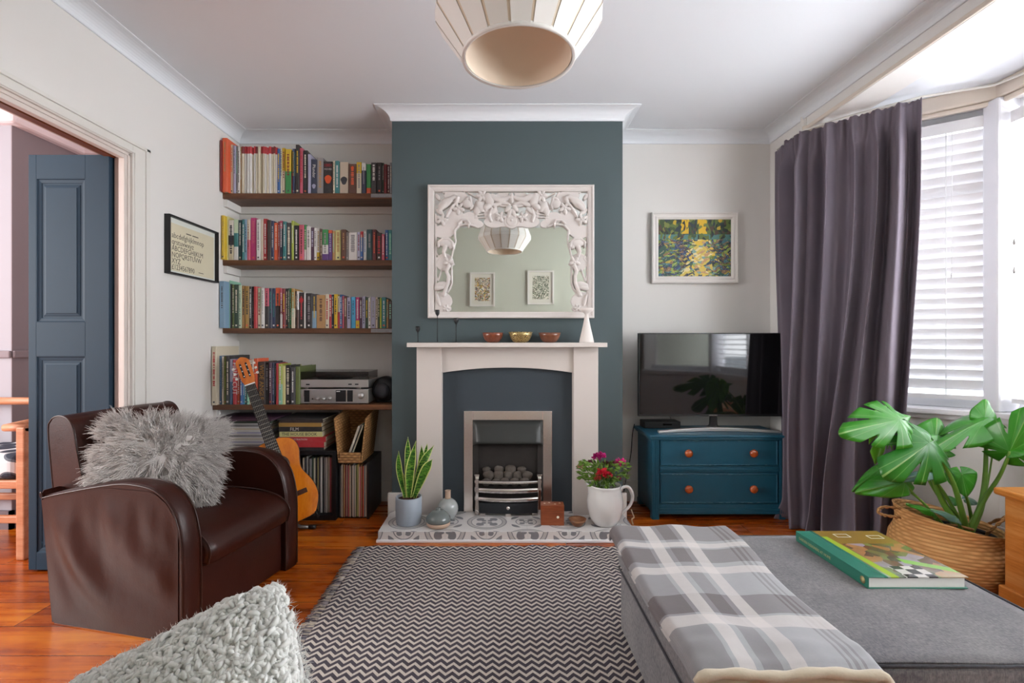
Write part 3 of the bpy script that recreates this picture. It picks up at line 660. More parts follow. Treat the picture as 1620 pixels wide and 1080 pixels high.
def lean_book(x, y0, dy, z, w, h, ang, cn, lab, cat='book', nm='booklet'):
    q = MB(); q.c = C(cn); M = Matrix.Translation((x, 0, z)) @ Matrix.Rotation(ang, 4, 'Y'); q.box(0, w, y0, y0+dy, 0, h, M); q.c = C('cream'); q.box(w*.2, w*.8, y0-.0005, y0, h*.03, h*.97, M)
    return tag(q.build(nm, M_book, vcol=True), lab, cat)
lean_book(-.882, 2.875, .2, zb+.0075, .012, .21, R(20), 'white', 'white booklet leaning inside the wicker magazine file')
lean_book(-.862, 2.875, .2, zb+.0075, .010, .225, R(20), 'dark green', 'dark green booklet leaning inside the wicker magazine file')
# horizontal stack of big books on the cube
def flat_book(px0, px1, py0, py1, Y, z0, h, cn, lab, dep=.24, nm='book', mk=True, x1=None, txt=None, rot=0):
    X0, X1 = X_(px0, Y), X_(px1, Y)
    q = MB(); q.c = C('cream'); q.box(X0+.004, X1-.004, Y+.003, Y+dep-.003, z0+.0015, z0+h-.0015)
    q.c = C(cn); q.box(X0, X1, Y, Y+dep, z0, z0+.0018); q.box(X0, X1, Y, Y+dep, z0+h-.0018, z0+h); q.box(X0, X1, Y, Y+.003, z0+.0018, z0+h-.0018)
    o = q.build(nm, M_book, vcol=True); o.rotation_euler.z = rot; tag(o, lab, 'book', 'large books piled on the record cube')
    if txt:
        s, size, col, xf, sx = txt; c = Vector((X0+(X1-X0)*xf, Y-.0006, z0+h/2-.0005))-o.location
        text(s, size, ink(col), o, Matrix(((1, 0, 0, c.x), (0, 0, -1, c.y), (0, 1, 0, c.z), (0, 0, 0, 1))), 'title', depth=.0001, sx=sx)
    return o
zz = .3955
for (p0, p1, h, cn, lab, dep, txt) in (
    (430, 512, .018, 'black', 'dark book at the bottom of the pile on the record cube', .26, None),
    (440, 514, .030, 'red', 'thick plain red book, second from the bottom of the pile', .27, None),
    (440, 515, .029, 'red', 'red book with small white lettering, in the middle of the pile', .27, ('ILLUSTRATION', .013, 'white', .42, 1.2)),
    (442, 510, .029, 'pale yellow', 'cream book with widely spaced title, between red and black books', .24, ('THE HOUSE BOOK', .024, 'dark grey', .47, 1.0)),
    (441, 509, .028, 'black', 'black book with bold white FILM title on its spine', .24, ('FILM', .027, 'white', .36, .95)),
    (441, 509, .022, 'gold', 'orange book with a blue end, just above the black one', .23, None),
    (442, 511, .012, 'dark brown', 'thin dark magazine, second from the top of the book pile', .25, None),
    (439, 512, .010, 'black', 'thin black folder topping the pile of large books', .26, None)):
    o = flat_book(p0, p1, 0, 0, 2.845, zz, h, cn, lab, dep, txt=txt, rot=rb.uniform(-.03, .01)); zz += h+.0004
# magazine pile on the hidden cube
zz = .3955
for i in range(17):
    h = rb.uniform(.0078, .0105); x0 = -1.62+rb.uniform(0, .015); cn = ['white', 'cream', 'white', 'grey', 'white', 'lavender'][i % 6]
    q = MB(); q.c = C(cn); yy = 2.835+rb.uniform(0, .012); q.box(x0, x0+.29+rb.uniform(-.01, .01), yy, yy+.22, zz, zz+h*.8); q.c = C('grey'); q.box(x0+.003, x0+.285, yy+.003, yy+.218, zz+h*.8, zz+h-.0003)
    tag(q.build('magazine', M_book, vcol=True), '%s magazine, %s from the bottom of the pale pile behind the guitar' % (cn, ordn(i+1)), 'magazine', 'magazines piled behind the guitar'); zz += h
q = MB(); q.c = C('dark green'); q.box(-1.60, -1.30, 2.84, 3.06, zz, zz+.014); q.c = C('black'); q.box(-1.61, -1.30, 2.838, 3.06, zz+.014, zz+.018)
tag(q.build('folder', M_book, vcol=True), 'dark green box folder lying on top of the magazine pile', 'folder'); zz += .0185
q = MB(); q.c = C('plum'); q.box(-1.64, -1.28, 2.80, 3.08, zz, zz+.008); tag(q.build('folder', M_book, vcol=True), 'wide dark cardboard folder crowning the magazine pile', 'folder')
# cables in the alcove
M_cord = mat('black_rubber', '#141416', .5)
q = MB(); pts = fit([(-.632, 3.155, .56), (-.628, 3.16, .42), (-.642, 3.16, .33), (-.626, 3.16, .27), (-.65, 3.16, .16), (-.665, 3.12, .06), (-.68, 3.10, .006)], 40); q.tube(pts, .003, 6)
tag(q.build('power_cable', M_cord), 'black cable trailing down the wall beside the low record box', 'cable')
q = MB(); q.box(-.665, -.625, YB-.03, YB-.0005, .55, .60); tag(q.build('wall_socket', M_trim, bevel=.003), 'white wall socket under the lowest shelf by the chimney breast', 'socket')
q = MB(); q.tube(fit([(-1.02, 3.15, .61), (-1.0, 3.15, .57), (-1.005, 3.13, .535)], 12), .002, 5); tag(q.build('power_cable', M_cord), 'short black cable dangling below the lowest shelf above the books', 'cable')
# ------------------------------------------------------------------ fire surround, back panel, hearth
M_sur = mat('warm_white_surround_paint', '#cfc5bf', 0.42, var=0.012, vs=2)
HZ = .054; HX0, HX1, HY0 = X_(597.7, 2.52), X_(1006.5, 2.52), 2.52
def tile_mat():
    t = NT('patterned_cement_tile'); o = t.obj(); x, y, z = t.xyz(o)
    # front face uses z instead of y
    ng = t.n('ShaderNodeNewGeometry').outputs['Normal']; nx, ny, nz = t.xyz(ng)
    up = t.m_('GREATER_THAN', nz, .5)
    v = t.m_('ADD', t.m_('MULTIPLY', up, y), t.m_('MULTIPLY', t.m_('SUBTRACT', 1.0, up), t.m_('MULTIPLY_ADD', z, 1.0, -.30)))
    Pd = .212
    def ringset(ox, oy, per, specs):
        a = t.m_('SUBTRACT', t.m_('FRACT', t.m_('DIVIDE', t.m_('ADD', x, ox+10*per), per)), .5)
        b = t.m_('SUBTRACT', t.m_('FRACT', t.m_('DIVIDE', t.m_('ADD', v, oy+10*per), per)), .5)
        r = t.m_('MULTIPLY', t.m_('SQRT', t.m_('ADD', t.m_('MULTIPLY', a, a), t.m_('MULTIPLY', b, b))), per)
        th = t.m_('ARCTAN2', b, a); out = None
        for sp in specs:
            if sp[0] == 'ring': m = t.m_('LESS_THAN', t.m_('ABSOLUTE', t.m_('SUBTRACT', r, sp[1])), sp[2])
            else:   # petals: r near r0, |sin(k th)| high
                pk = t.m_('ABSOLUTE', t.m_('SINE', t.m_('MULTIPLY', th, sp[3])))
                m = t.m_('LESS_THAN', t.m_('ABSOLUTE', t.m_('SUBTRACT', r, sp[1])), t.m_('MULTIPLY', t.m_('SUBTRACT', pk, sp[4]), sp[2]))
            out = m if out is None else t.m_('MAXIMUM', out, m)
        return out
    per = .42
    big = [('ring', .104, .0028), ('ring', .083, .0022), ('pet', .050, .05, 2, .55), ('pet', .022, .02, 2, .3)]
    small = [('ring', .055, .0025), ('pet', .032, .03, 2, .5), ('pet', .085, .045, 2, .72), ('ring', .012, .004)]
    d = ringset(.105, .02, per, big); d = t.m_('MAXIMUM', d, ringset(.105+.21, .02+.21, per, big))
    e = ringset(.105+.21, .02, per, small); e = t.m_('MAXIMUM', e, ringset(.105, .02+.21, per, small))
    def fill(ox, oy):
        a = t.m_('SUBTRACT', t.m_('FRACT', t.m_('DIVIDE', t.m_('ADD', x, ox+10*per), per)), .5); b = t.m_('SUBTRACT', t.m_('FRACT', t.m_('DIVIDE', t.m_('ADD', v, oy+10*per), per)), .5)
        r = t.m_('MULTIPLY', t.m_('SQRT', t.m_('ADD', t.m_('MULTIPLY', a, a), t.m_('MULTIPLY', b, b))), per)
        return t.m_('LESS_THAN', t.m_('ABSOLUTE', t.m_('SUBTRACT', r, .0935)), .010)
    lite = t.m_('MAXIMUM', fill(.105, .02), fill(.315, .23))
    g1 = t.m_('LESS_THAN', t.m_('FRACT', t.m_('DIVIDE', t.m_('ADD', x, .105+2.1), .21)), .006); g2 = t.m_('LESS_THAN', t.m_('FRACT', t.m_('DIVIDE', t.m_('ADD', v, .02+2.1), .21)), .006)
    c = t.mix(t.m_('MULTIPLY', lite, .75), lin('#dfdcda'), lin('#b4b1b0'))
    c = t.mix(t.m_('MAXIMUM', d, e), c, lin('#84858a')); c = t.mix(t.m_('MULTIPLY', t.m_('MAXIMUM', g1, g2), .6), c, lin('#a8a4a2'))
    t.set(Base_Color=c, Roughness=.38); return t.m
he = thing('tiled_hearth', 'low fireplace hearth clad in grey and white patterned tiles', 'hearth', ((HX0+HX1)/2, 2.68, 0))
mb = MB(); mb.box(HX0, HX1, HY0, YC-.0, .012, HZ); mb.build('tile_cladding', tile_mat(), he, world=True, bevel=.0015)
mb = MB(); mb.box(HX0-.008, HX1+.008, HY0-.008, YC-.02, 0, .014); mb.build('base_trim', M_sill, he, world=True, bevel=.003)
fs = thing('fire_surround', 'white painted fire surround with shallow arched frieze', 'fireplace', (.055, YC, HZ))
FY = 2.765
lg = [(X_(659, FY), X_(698.6, FY)), (X_(907.5, FY), X_(946.5, FY))]
SZ0, SZ1 = .989, 1.0135
for a, b in lg:
    q = MB(); q.box(a, b, FY, YC, HZ+.0003, SZ0); q.build('pilaster', M_sur, fs, world=True, bevel=.002)
a, b = lg[0][1], lg[1][0]; q = MB()
zA, zB = Z_(589.5, FY+.02), Z_(581.3, FY+.02); n = 24
out = [(a, SZ0), (a, zA)]+[(a+(b-a)*k/n, zA+(zB-zA)*(1-((k/n-.5)*2)**2)) for k in range(1, n)]+[(b, zA), (b, SZ0)]
q.prism(out, FY+.018, YC, 'xz'); q.build('arched_frieze', M_sur, fs, world=True, bevel=.0015)
q = MB(); q.box(X_(643.5, 2.68), X_(961, 2.68), 2.68, YC, SZ0, SZ1); q.build('mantel_shelf', M_sur, fs, world=True, bevel=.002)
q = MB(); q.box(a+.0002, b-.0002, 2.825, YC, HZ+.0003, zB-.001); q.build('back_panel', M_slate, fs, world=True)
# gas fire
gf = thing('gas_fire', 'gas fire with coals, black hood and polished chrome frame', 'fireplace', (.055, 2.8, HZ))
GY = 2.81
gx0, gx1, gz1 = X_(733.7, GY), X_(873.3, GY), Z_(650, GY); fwd = .052; zb_ = HZ+.0005
q = MB(); q.box(gx0, gx0+fwd, GY, 2.8245, zb_, gz1); q.box(gx1-fwd, gx1, GY, 2.8245, zb_, gz1); q.box(gx0+fwd, gx1-fwd, GY, 2.8245, gz1-fwd, gz1)
q.build('chrome_frame', mat('brushed_chrome_sheet', '#f6ede8', .26, 1.0, var=.03, bump=.04, bs=25, bd=.004), gf, world=True, bevel=.002)
ix0, ix1 = gx0+fwd, gx1-fwd; zt_ = gz1-fwd
q = MB(); q.box(ix0, ix0+.03, GY-.005, 2.824, zb_+.02, zt_-.1); q.box(ix1-.03, ix1, GY-.005, 2.824, zb_+.02, zt_-.1); q.box(ix0+.03, ix1-.03, 2.8215, 2.8245, zb_+.02, zt_-.05)
q.box(ix0+.03, ix1-.03, 2.79, 2.82, zb_+.02, zb_+.17); q.build('firebox', mat('sooty_firebox', '#2b2624', .8, var=.35, vs=12), gf, world=True)
# hood: sloped canopy with rounded lower corners
q = MB(); n = 16
top = [Vector((ix0, 2.805, zt_)), Vector((ix1, 2.805, zt_))]
rows = []
for k, (zf, yf_) in enumerate(((0, 2.806), (.04, 2.797), (.08, 2.776), (.108, 2.762), (.118, 2.758), (.124, 2.762), (.122, 2.80))):
    r_ = []
    for j in range(n+1):
        u = j/n; e = max(0, (abs(u-.5)*2-.82)/.18); x = ix0+(ix1-ix0)*u
        dz = zf + (.012*smooth01(zf/.12)*e**2); r_.append(Vector((x, yf_+.03*e*e*smooth01(zf/.1), zt_-dz)))
    rows.append(r_)
q.rings(rows, closed=False, cap=False, smooth=True); q.build('hood', mat('dark_hood_enamel', '#303230', .38, var=.05), gf, world=True, solid=.003)
# coals
rc = random.Random(3)
for row, (n_, y, zc) in enumerate(((5, 2.775, .235), (5, 2.795, .266), (4, 2.81, .292))):
    for i in range(n_):
        x = ix0+.065+(ix1-ix0-.13)*(i+.5*(row % 2)*.6+.2)/(n_); r = rc.uniform(.020, .029); q = MB()
        ph = [rc.uniform(0, 6) for _ in range(4)]
        def cf(u, v, x=x, y=y, zc=zc, r=r, ph=ph):
            a, b = u*2*PI, v*PI; k = 1+.10*math.sin(3*a+ph[0])*math.sin(b)+.10*math.sin(4*b+ph[1])*math.sin(b)
            return (x+r*1.15*k*math.sin(b)*math.cos(a), y+r*k*math.sin(b)*math.sin(a)*.8, zc+r*k*math.cos(b)+rc.uniform(-.0006, .0006))
        q.grid(cf, 12, 9); o = q.build('coal', mat('ash_grey_coal', '#5b534d', .95, var=.35, vs=50, bump=.6, bs=90), gf, world=True)
# bars (bowed), posts, apron
for i, (py0, py1) in enumerate(((761.2, 767), (772.4, 781.5), (786.7, 794.5))):
    q = MB(); rows = []
    for j in range(21):
        u = j/20; x = ix0+.012+(ix1-ix0-.024)*u; y = 2.765-.035*(1-(2*u-1)**2)*(.6+.2*i)
        za, zb2 = Z_(py1, 2.74), Z_(py0, 2.74); h = zb2-za
        rows.append([Vector((x, y+.004, za)), Vector((x, y-.001, za+h*.15)), Vector((x, y-.005, za+h*.5)), Vector((x, y-.001, za+h*.85)), Vector((x, y+.004, zb2)), Vector((x, y+.009, za+h*.5))])
    q.rings(rows, True, True, True); q.build('front_bar', M_chrome, gf, world=True)
for px0, px1, s in ((751.5, 757.5, 1), (850.5, 856.5, -1)):
    q = MB(); xa, xb = X_(px0, 2.75), X_(px1, 2.75); rows = []
    for zf, d, wd in ((Z_(814, 2.75), .0, 1.0), (Z_(806, 2.75), -.004, 1.0), (Z_(790, 2.75), .002, .8), (Z_(775, 2.75), -.003, .75), (Z_(757, 2.75), -.002, .8), (Z_(753.5, 2.75), .002, .9), (Z_(753, 2.75), -.006, 1.25), (Z_(750, 2.75), -.006, 1.25)):
        m = (xa+xb)/2; hw = (xb-xa)/2*wd; zf = max(zf, HZ+.001)
        rows.append([Vector((m-hw, 2.752+d, zf)), Vector((m+hw, 2.752+d, zf)), Vector((m+hw, 2.79, zf)), Vector((m-hw, 2.79, zf))])
    q.rings(rows, True, True, False); q.build('post', M_chrome, gf, world=True, bevel=.001)
q = MB(); rows = []
for j in range(21):
    u = j/20; x = ix0+.014+(ix1-ix0-.028)*u; y = 2.764-.028*(1-(2*u-1)**2); za, zb2 = HZ+.016, Z_(796, 2.74)
    rows.append([Vector((x, y, za)), Vector((x, y-.003, zb2)), Vector((x, y+.012, zb2)), Vector((x, y+.012, za))])
q.rings(rows, True, True, False); q.build('apron', mat('black_apron_enamel', '#22252a', .35), gf, world=True)
q = MB(); q.lathe([(.011, 0), (.011, -.004), (.007, -.007), (.003, -.009), (.001, -.009)], ((ix0+ix1)/2, 2.735, Z_(803.5, 2.735)), 20, 'y'); q.build('round_badge', M_chrome, gf, world=True)
for px in (763, 804, 846):
    q = MB(); x = X_(px, 2.75); yb = 2.752 if px == 804 else 2.765; q.prism([(x-.018, HZ+.0006), (x+.018, HZ+.0006), (x+.013, HZ+.016), (x-.013, HZ+.016)], yb-.018, yb+.012, 'xz'); q.build('foot', M_chrome, gf, world=True)

# ------------------------------------------------------------------ carved mirror
M_carv = mat('chalky_white_carved_wood', '#cdc5c1', .7, var=.05, vs=15, bump=.15, bs=120)
mi = thing('carved_mirror', 'large wall mirror in a white wooden frame carved with cranes and flowers', 'mirror', (.075, YC, 1.152))
MY = 2.812
mx0, mx1, mz0, mz1 = X_(676.5, MY), X_(940.5, MY), Z_(503, MY), Z_(291.5, MY)
bw = .036; gl0, gl1 = mx0+bw, mx1-bw
def frame4(q, x0, x1, z0, z1, prof, yb, flip=1):
    """prof: (inset, y) swept round a rectangle"""
    rs = []
    for (cx, cz, sx, sz) in ((x0, z0, 1, 1), (x1, z0, -1, 1), (x1, z1, -1, -1), (x0, z1, 1, -1), (x0, z0, 1, 1)):
        rs.append([Vector((cx+sx*i, y, cz+sz*i)) for i, y in prof])
    q.rings(rs, True, False, False)
q = MB(); frame4(q, mx0, mx1, mz0, mz1, [(0, YC-.002), (0, MY+.004), (.003, MY), (.011, MY), (.013, MY+.005), (.030, MY+.007), (.032, MY+.010), (bw, MY+.010), (bw, YC-.002)], 0)
q.build('outer_frame', M_carv, mi, world=True)
GLY = 2.838
q = MB(); q.box(mx0+.01, mx1-.01, GLY, YC-.001, mz0+.01, mz1-.01); q.build('mirror_glass', NT('mirror_silvering').set(Base_Color=(.82, .84, .80, 1), Metallic=1.0, Roughness=.015), mi, world=True)
# carved fretwork as a relief on a fine grid (coordinates in crop px, 3.6 px per photo px, left half mirrored)
nx, nz = 330, 264
gx = np.linspace(100, 975, nx); gz = np.linspace(118, 805, nz); GX, GZ = np.meshgrid(gx, gz, indexing='ij')
HF = np.zeros_like(GX)
def up(h): 
    global HF
    HF = np.maximum(HF, h)
def ell(cx, cy, a, b, ang, h, base=0.0, flat=False):
    for s in (0, 1):
        ccx = cx if s == 0 else 1076-cx; an = R(ang) if s == 0 else -R(ang)
        dx, dy = GX-ccx, GZ-cy; u = dx*math.cos(an)+dy*math.sin(an); v = -dx*math.sin(an)+dy*math.cos(an)
        d = (u/a)**2+(v/b)**2
        up(np.where(d < 1, base+(h if flat else h*(.35+.65*np.sqrt(np.clip(1-d, 0, 1)))), 0))
def cap_(pts, r, h, base=0.0):
    for s in (0, 1):
        P_ = [(x if s == 0 else 1076-x, y) for x, y in pts]
        m = np.full_like(GX, 1e9)
        for i in range(len(P_)-1):
            (x0, y0), (x1, y1) = P_[i], P_[i+1]; dx, dy = x1-x0, y1-y0; L = dx*dx+dy*dy+1e-9
            t = np.clip(((GX-x0)*dx+(GZ-y0)*dy)/L, 0, 1); rr = r if not isinstance(r, tuple) else r[0]+(r[1]-r[0])*((i+t)/(len(P_)-1))
            d = np.hypot(GX-x0-t*dx, GZ-y0-t*dy)/rr; m = np.minimum(m, d)
        up(np.where(m < 1, base+h*(.4+.6*np.sqrt(np.clip(1-m*m, 0, 1))), 0))
def flower(cx, cy, r, n=5, h=.9, base=.35, ph=0):
    for k in range(n):
        a = 2*PI*k/n+ph; ell(cx+r*.55*math.cos(a), cy+r*.55*math.sin(a), r*.5, r*.3, math.degrees(a), h-base, base)
    ell(cx, cy, r*.22, r*.22, 0, h-base+.1, base)
def leaf(x0, y0, x1, y1, wd, h=.5, base=.1):
    L = math.hypot(x1-x0, y1-y0); ell((x0+x1)/2, (y0+y1)/2, L/2, wd, math.degrees(math.atan2(y1-y0, x1-x0)), h, base)
# flat lily-pad blobs
for a in ((215, 250, 52, 42, 20, .3), (300, 270, 48, 38, 10, .32), (340, 300, 38, 24, 10, .3), (150, 345, 62, 40, 0, .3), (200, 300, 60, 40, -20, .3), (155, 520, 52, 52, 0, .3), (140, 740, 60, 52, 10, .32), (120, 780, 40, 30, 0, .3), (165, 785, 30, 22, 0, .3),
          (440, 290, 62, 34, 0, .3), (420, 240, 40, 50, 10, .3), (500, 298, 60, 20, -6, .3), (538, 284, 44, 44, 0, .42), (390, 200, 55, 40, 20, .3), (230, 150, 60, 35, 0, .3), (340, 200, 22, 40, 20, .3), (490, 165, 60, 40, 10, .3), (190, 140, 40, 25, 0, .3)):
    ell(*a[:5], a[5], 0, True)
ell(538, 284, 30, 30, 0, .25, .42); ell(538, 284, 8, 8, 0, .4, .42)
# top-left crane: body, wing, neck, head
ell(160, 185, 52, 26, -38, .75, .25); ell(150, 200, 40, 16, -45, .9, .25)
cap_([(190, 160), (212, 148), (228, 155), (222, 185), (200, 205), (180, 235), (165, 262)], (13, 7), .7, .25); ell(228, 152, 12, 9, 0, .8, .3)
leaf(105, 215, 150, 250, 14); flower(140, 278, 34); leaf(104, 130, 128, 165, 12, .6); leaf(104, 240, 112, 300, 10)
cap_([(268, 120), (330, 245)], 5, .4); flower(235, 212, 36, 5, .9, .3, .4); ell(285, 190, 28, 24, 20, .8, .25); cap_([(300, 150), (312, 200), (305, 218)], (9, 6), .6, .25); leaf(270, 170, 302, 148, 9, .5, .3)
cap_([(150, 120), (190, 120)], 8, .3)
# swooping shell leaf
cap_([(235, 300), (255, 282), (285, 282), (298, 300), (292, 320)], (7, 5), .6, .3); cap_([(215, 390), (212, 340), (235, 312), (275, 303), (330, 315)], 6, .5, .1)
cap_([(290, 125), (360, 160), (342, 215)], 5, .45); flower(370, 142, 36, 6, .95, .35); leaf(330, 215, 385, 175, 16, .7); ell(360, 205, 34, 22, 60, .8, .25); ell(345, 222, 20, 30, 20, .7, .25)
for dy in (-14, -4, 8): cap_([(330, 258+dy), (395, 250+dy*1.6)], 4, .5)
# centre pair of birds meeting
ell(410, 165, 42, 24, 70, .9, .3); ell(398, 205, 28, 18, -30, .95, .3); cap_([(430, 150), (470, 165), (500, 160), (525, 152)], (20, 10), .75, .3); cap_([(440, 195), (480, 180), (520, 190)], (14, 8), .6, .25)
leaf(538, 125, 538, 185, 12, .8, .3); leaf(500, 235, 534, 195, 14, .7, .3); leaf(515, 265, 536, 215, 12, .6, .3); flower(475, 262, 30, 5, .9, .35); leaf(415, 245, 455, 205, 12, .6, .2); cap_([(425, 215), (410, 255), (420, 285)], 8, .6, .2)
cap_([(460, 130), (520, 128)], 6, .35)
# side columns
cap_([(122, 430), (122, 405), (145, 388), (180, 388), (200, 405), (205, 430)], 8, .8, .25); ell(160, 412, 38, 24, 0, .8, .25); cap_([(160, 430), (150, 460), (158, 488)], (15, 6), .8, .25); ell(190, 425, 16, 22, 0, .6, .2)
cap_([(215, 340), (218, 400), (205, 450), (195, 490)], 5, .5, .1); cap_([(108, 460), (125, 500), (110, 520)], 4, .4)
flower(180, 520, 32, 5, .95, .35, .3); cap_([(180, 545), (168, 575), (178, 600), (176, 640), (160, 680), (150, 705)], (10, 12), .85, .3)
ell(135, 655, 40, 24, -18, .85, .3); ell(125, 668, 34, 14, -8, 1.0, .3); cap_([(195, 550), (196, 640), (186, 670), (172, 690)], 6, .5, .1); cap_([(150, 690), (140, 712)], 4, .6); cap_([(165, 690), (160, 712)], 4, .6)
cap_([(105, 590), (118, 625), (140, 560)], 5, .45); leaf(108, 700, 130, 770, 10, .5, .3); flower(165, 782, 20, 5, .8, .35)
# stone-like top corners & edges join to the frame
for k in range(8): ell(104, 330+k*62, 9, 40, 0, .3, 0, True)
# engraved feather lines
HF = np.where(HF > .55, HF+.05*np.sin((GX*.8+GZ*1.1)*.7), HF)
q = MB(); idx = -np.ones((nx, nz), int); mask = HF > .05
fx = lambda a: X_(660+a/3.6, MY+.01); fz = lambda b: Z_(270+b/3.6, MY+.01)
vs = []; inside = np.zeros((nx, nz), bool)
for i in range(nx-1):
    for j in range(nz-1):
        if mask[i, j] and mask[i+1, j] and mask[i, j+1] and mask[i+1, j+1]: inside[i, j] = True
def vid(i, j):
    if idx[i, j] < 0:
        idx[i, j] = len(vs); vs.append((fx(gx[i]), GLY-.004-.022*HF[i, j], fz(gz[j])))
    return idx[i, j]
fs_ = []
for i in range(nx-1):
    for j in range(nz-1):
        if inside[i, j]: fs_.append((vid(i, j), vid(i+1, j), vid(i+1, j+1), vid(i, j+1)))
# skirt at the boundary
def skirt(a, b):
    A, B = vs[a], vs[b]; k = len(vs); vs.extend([(A[0], GLY-.001, A[2]), (B[0], GLY-.001, B[2])]); fs_.append((a, b, k+1, k))
for i in range(nx-1):
    for j in range(nz-1):
        if inside[i, j]:
            if j == 0 or not inside[i, j-1]: skirt(idx[i, j], idx[i+1, j])
            if j == nz-2 or not inside[i, j+1]: skirt(idx[i, j+1], idx[i+1, j+1])
            if i == 0 or not inside[i-1, j]: skirt(idx[i, j], idx[i, j+1])
            if i == nx-2 or not inside[i+1, j]: skirt(idx[i+1, j], idx[i+1, j+1])
q.add(vs, fs_, True); fo = q.build('carved_fretwork', M_carv, mi, world=True)

# ------------------------------------------------------------------ things on the mantel shelf
MZ = SZ1+.0003
cs = thing('candle_holder', 'black metal candle holder with three stems of different heights on one base', 'candle holder', (X_(692, 2.74), 2.74, MZ))
q = MB(); Yc = 2.74
for px in (661, 692, 721.5): q.lathe([(.024, MZ), (.024, MZ+.002), (.008, MZ+.004)], (X_(px, Yc), Yc, 0), 20)
q.box(X_(651, Yc), X_(731, Yc), Yc-.006, Yc+.006, MZ, MZ+.002); q.build('base_plate', M_black, cs, world=True)
for px, pt in ((661, 516), (692, 490), (721.5, 503)):
    z1 = Z_(pt, Yc); q = MB(); x = X_(px, Yc)
    q.tube([(x, Yc, MZ+.002), (x, Yc, z1-.03)], .0022, 8); q.lathe([(.002, z1-.036), (.005, z1-.031), (.011, z1-.022), (.0125, z1-.012), (.0125, z1), (.0105, z1), (.0105, z1-.012), (.001, z1-.014)], (x, Yc, 0), 18); q.build('stem', M_black, cs, world=True)
def bowl_mat(name, dark, light, pat='wood'):
    t = NT(name); o = t.obj()
    if pat == 'gold':
        v = t.n('ShaderNodeTexVoronoi', {'Vector': o, 'Scale': 130.0}, feature='DISTANCE_TO_EDGE').outputs['Distance']
        f = t.m_('GREATER_THAN', v, .09); t.set(Base_Color=t.mix(f, lin('#4a3018'), lin(light)), Metallic=t.m_('MULTIPLY', f, .7), Roughness=.35); t.bump(v, .6, .002)
    else:
        f = t.noise(t.mapv(o, (60, 60, 14)), 1.5, 4); t.set(Base_Color=t.mix(f, lin(dark), lin(light)), Roughness=.28, Coat_Weight=.5); t.bump(f, .3, .001)
    return t.m
for px0, px1, pt, m, lab in ((763, 796.5, 526, bowl_mat('coconut_brown_a', '#3a1a10', '#9a5236'), 'polished brown coconut bowl on the mantel, nearest the candle holder'),
                             (804.5, 842.5, 525, bowl_mat('gold_mosaic', '', '#d9c184', 'gold'), 'gold speckled bowl in the middle of the mantel shelf'),
                             (852, 887, 526, bowl_mat('coconut_brown_b', '#4a2a1c', '#8a5238'), 'streaky brown coconut bowl on the mantel beside the white vase')):
    q = MB(); Yb = 2.75; r = (X_(px1, Yb)-X_(px0, Yb))/2; h = Z_(pt, Yb)-MZ; xc = X_((px0+px1)/2, Yb)
    pr = [(r*.42, 0), (r*.62, h*.10), (r*.80, h*.35), (r*.93, h*.68), (r, h), (r*.95, h), (r*.87, h*.68), (r*.74, h*.38), (r*.5, h*.16), (.001, h*.12)]
    q.lathe([(a, MZ+b) for a, b in pr], (xc, Yb, 0), 32); tag(q.build('bowl', m), lab, 'bowl', 'bowls on the mantel shelf')
M_mwhite = mat('matt_white_ceramic', '#dfd6d1', .65, var=.02)
q = MB(); Yv = 2.74; xc = X_(928, Yv); r = .0405; H = Z_(487.5, Yv)-MZ
q.lathe([(r*.96, MZ), (r, MZ+.004), (r*.92, MZ+H*.1), (r*.55, MZ+H*.45), (r*.30, MZ+H*.72), (r*.22, MZ+H*.82), (r*.45, MZ+H*.87), (r*.82, MZ+H*.92), (r*.9, MZ+H*.96), (r*.9, MZ+H), (r*.78, MZ+H), (r*.5, MZ+H*.94), (.001, MZ+H*.92)], (xc, Yv, 0), 36)
tag(q.build('candlestick', M_mwhite), 'white ceramic cone candlestick with a flared top on the mantel', 'candlestick')

# ------------------------------------------------------------------ things on the hearth
HT = HZ+.0004
M_gwhite = mat('glazed_white_stoneware', '#dcdad8', .16, var=.03, vs=8, Coat_Weight=.6)
M_pot = mat('pale_blue_grey_pot', '#a3adb9', .5, var=.05, vs=12)
pp = thing('potted_snake_plant', 'snake plant with yellow-edged leaves in a pale blue pot on the hearth', 'plant', (X_(646.5, 2.64), 2.64, HT))
Yp = 2.645; r = (X_(667, Yp)-X_(626, Yp))/2; xc = X_(646.5, Yp); zt_p = Z_(785, Yp)+.002
q = MB(); q.lathe([(r*.90, HT), (r*.95, HT+.006), (r, HT+.05), (r, zt_p-.003), (r*.97, zt_p), (r*.9, zt_p), (r*.89, zt_p-.02), (.001, zt_p-.021)], (xc, Yp, 0), 40); q.build('pot', M_pot, pp, world=True)
q = MB(); q.lathe([(r*.885, zt_p-.02), (r*.88, zt_p-.015), (.001, zt_p-.011)], (xc, Yp, 0), 30); q.build('soil', mat('dark_soil', '#4a2a1c', .95, var=.4, vs=90, bump=.8, bs=200), pp, world=True)
def snake_mat():
    t = NT('snake_plant_leaf'); u = t.uv(); x, y, z = t.xyz(u)
    e = t.m_('GREATER_THAN', t.m_('ABSOLUTE', t.m_('SUBTRACT', y, .5)), .40)
    n = t.noise(t.mapv(t.obj(), (25, 25, 120)), 1.6, 4, .7)
    c = t.ramp(n, [(.40, '#173d16'), (.5, '#3c7a25'), (.62, '#7ba63a')])
    t.set(Base_Color=t.mix(e, c, lin('#d6dc85')), Roughness=.35); return t.m
M_snake = snake_mat()
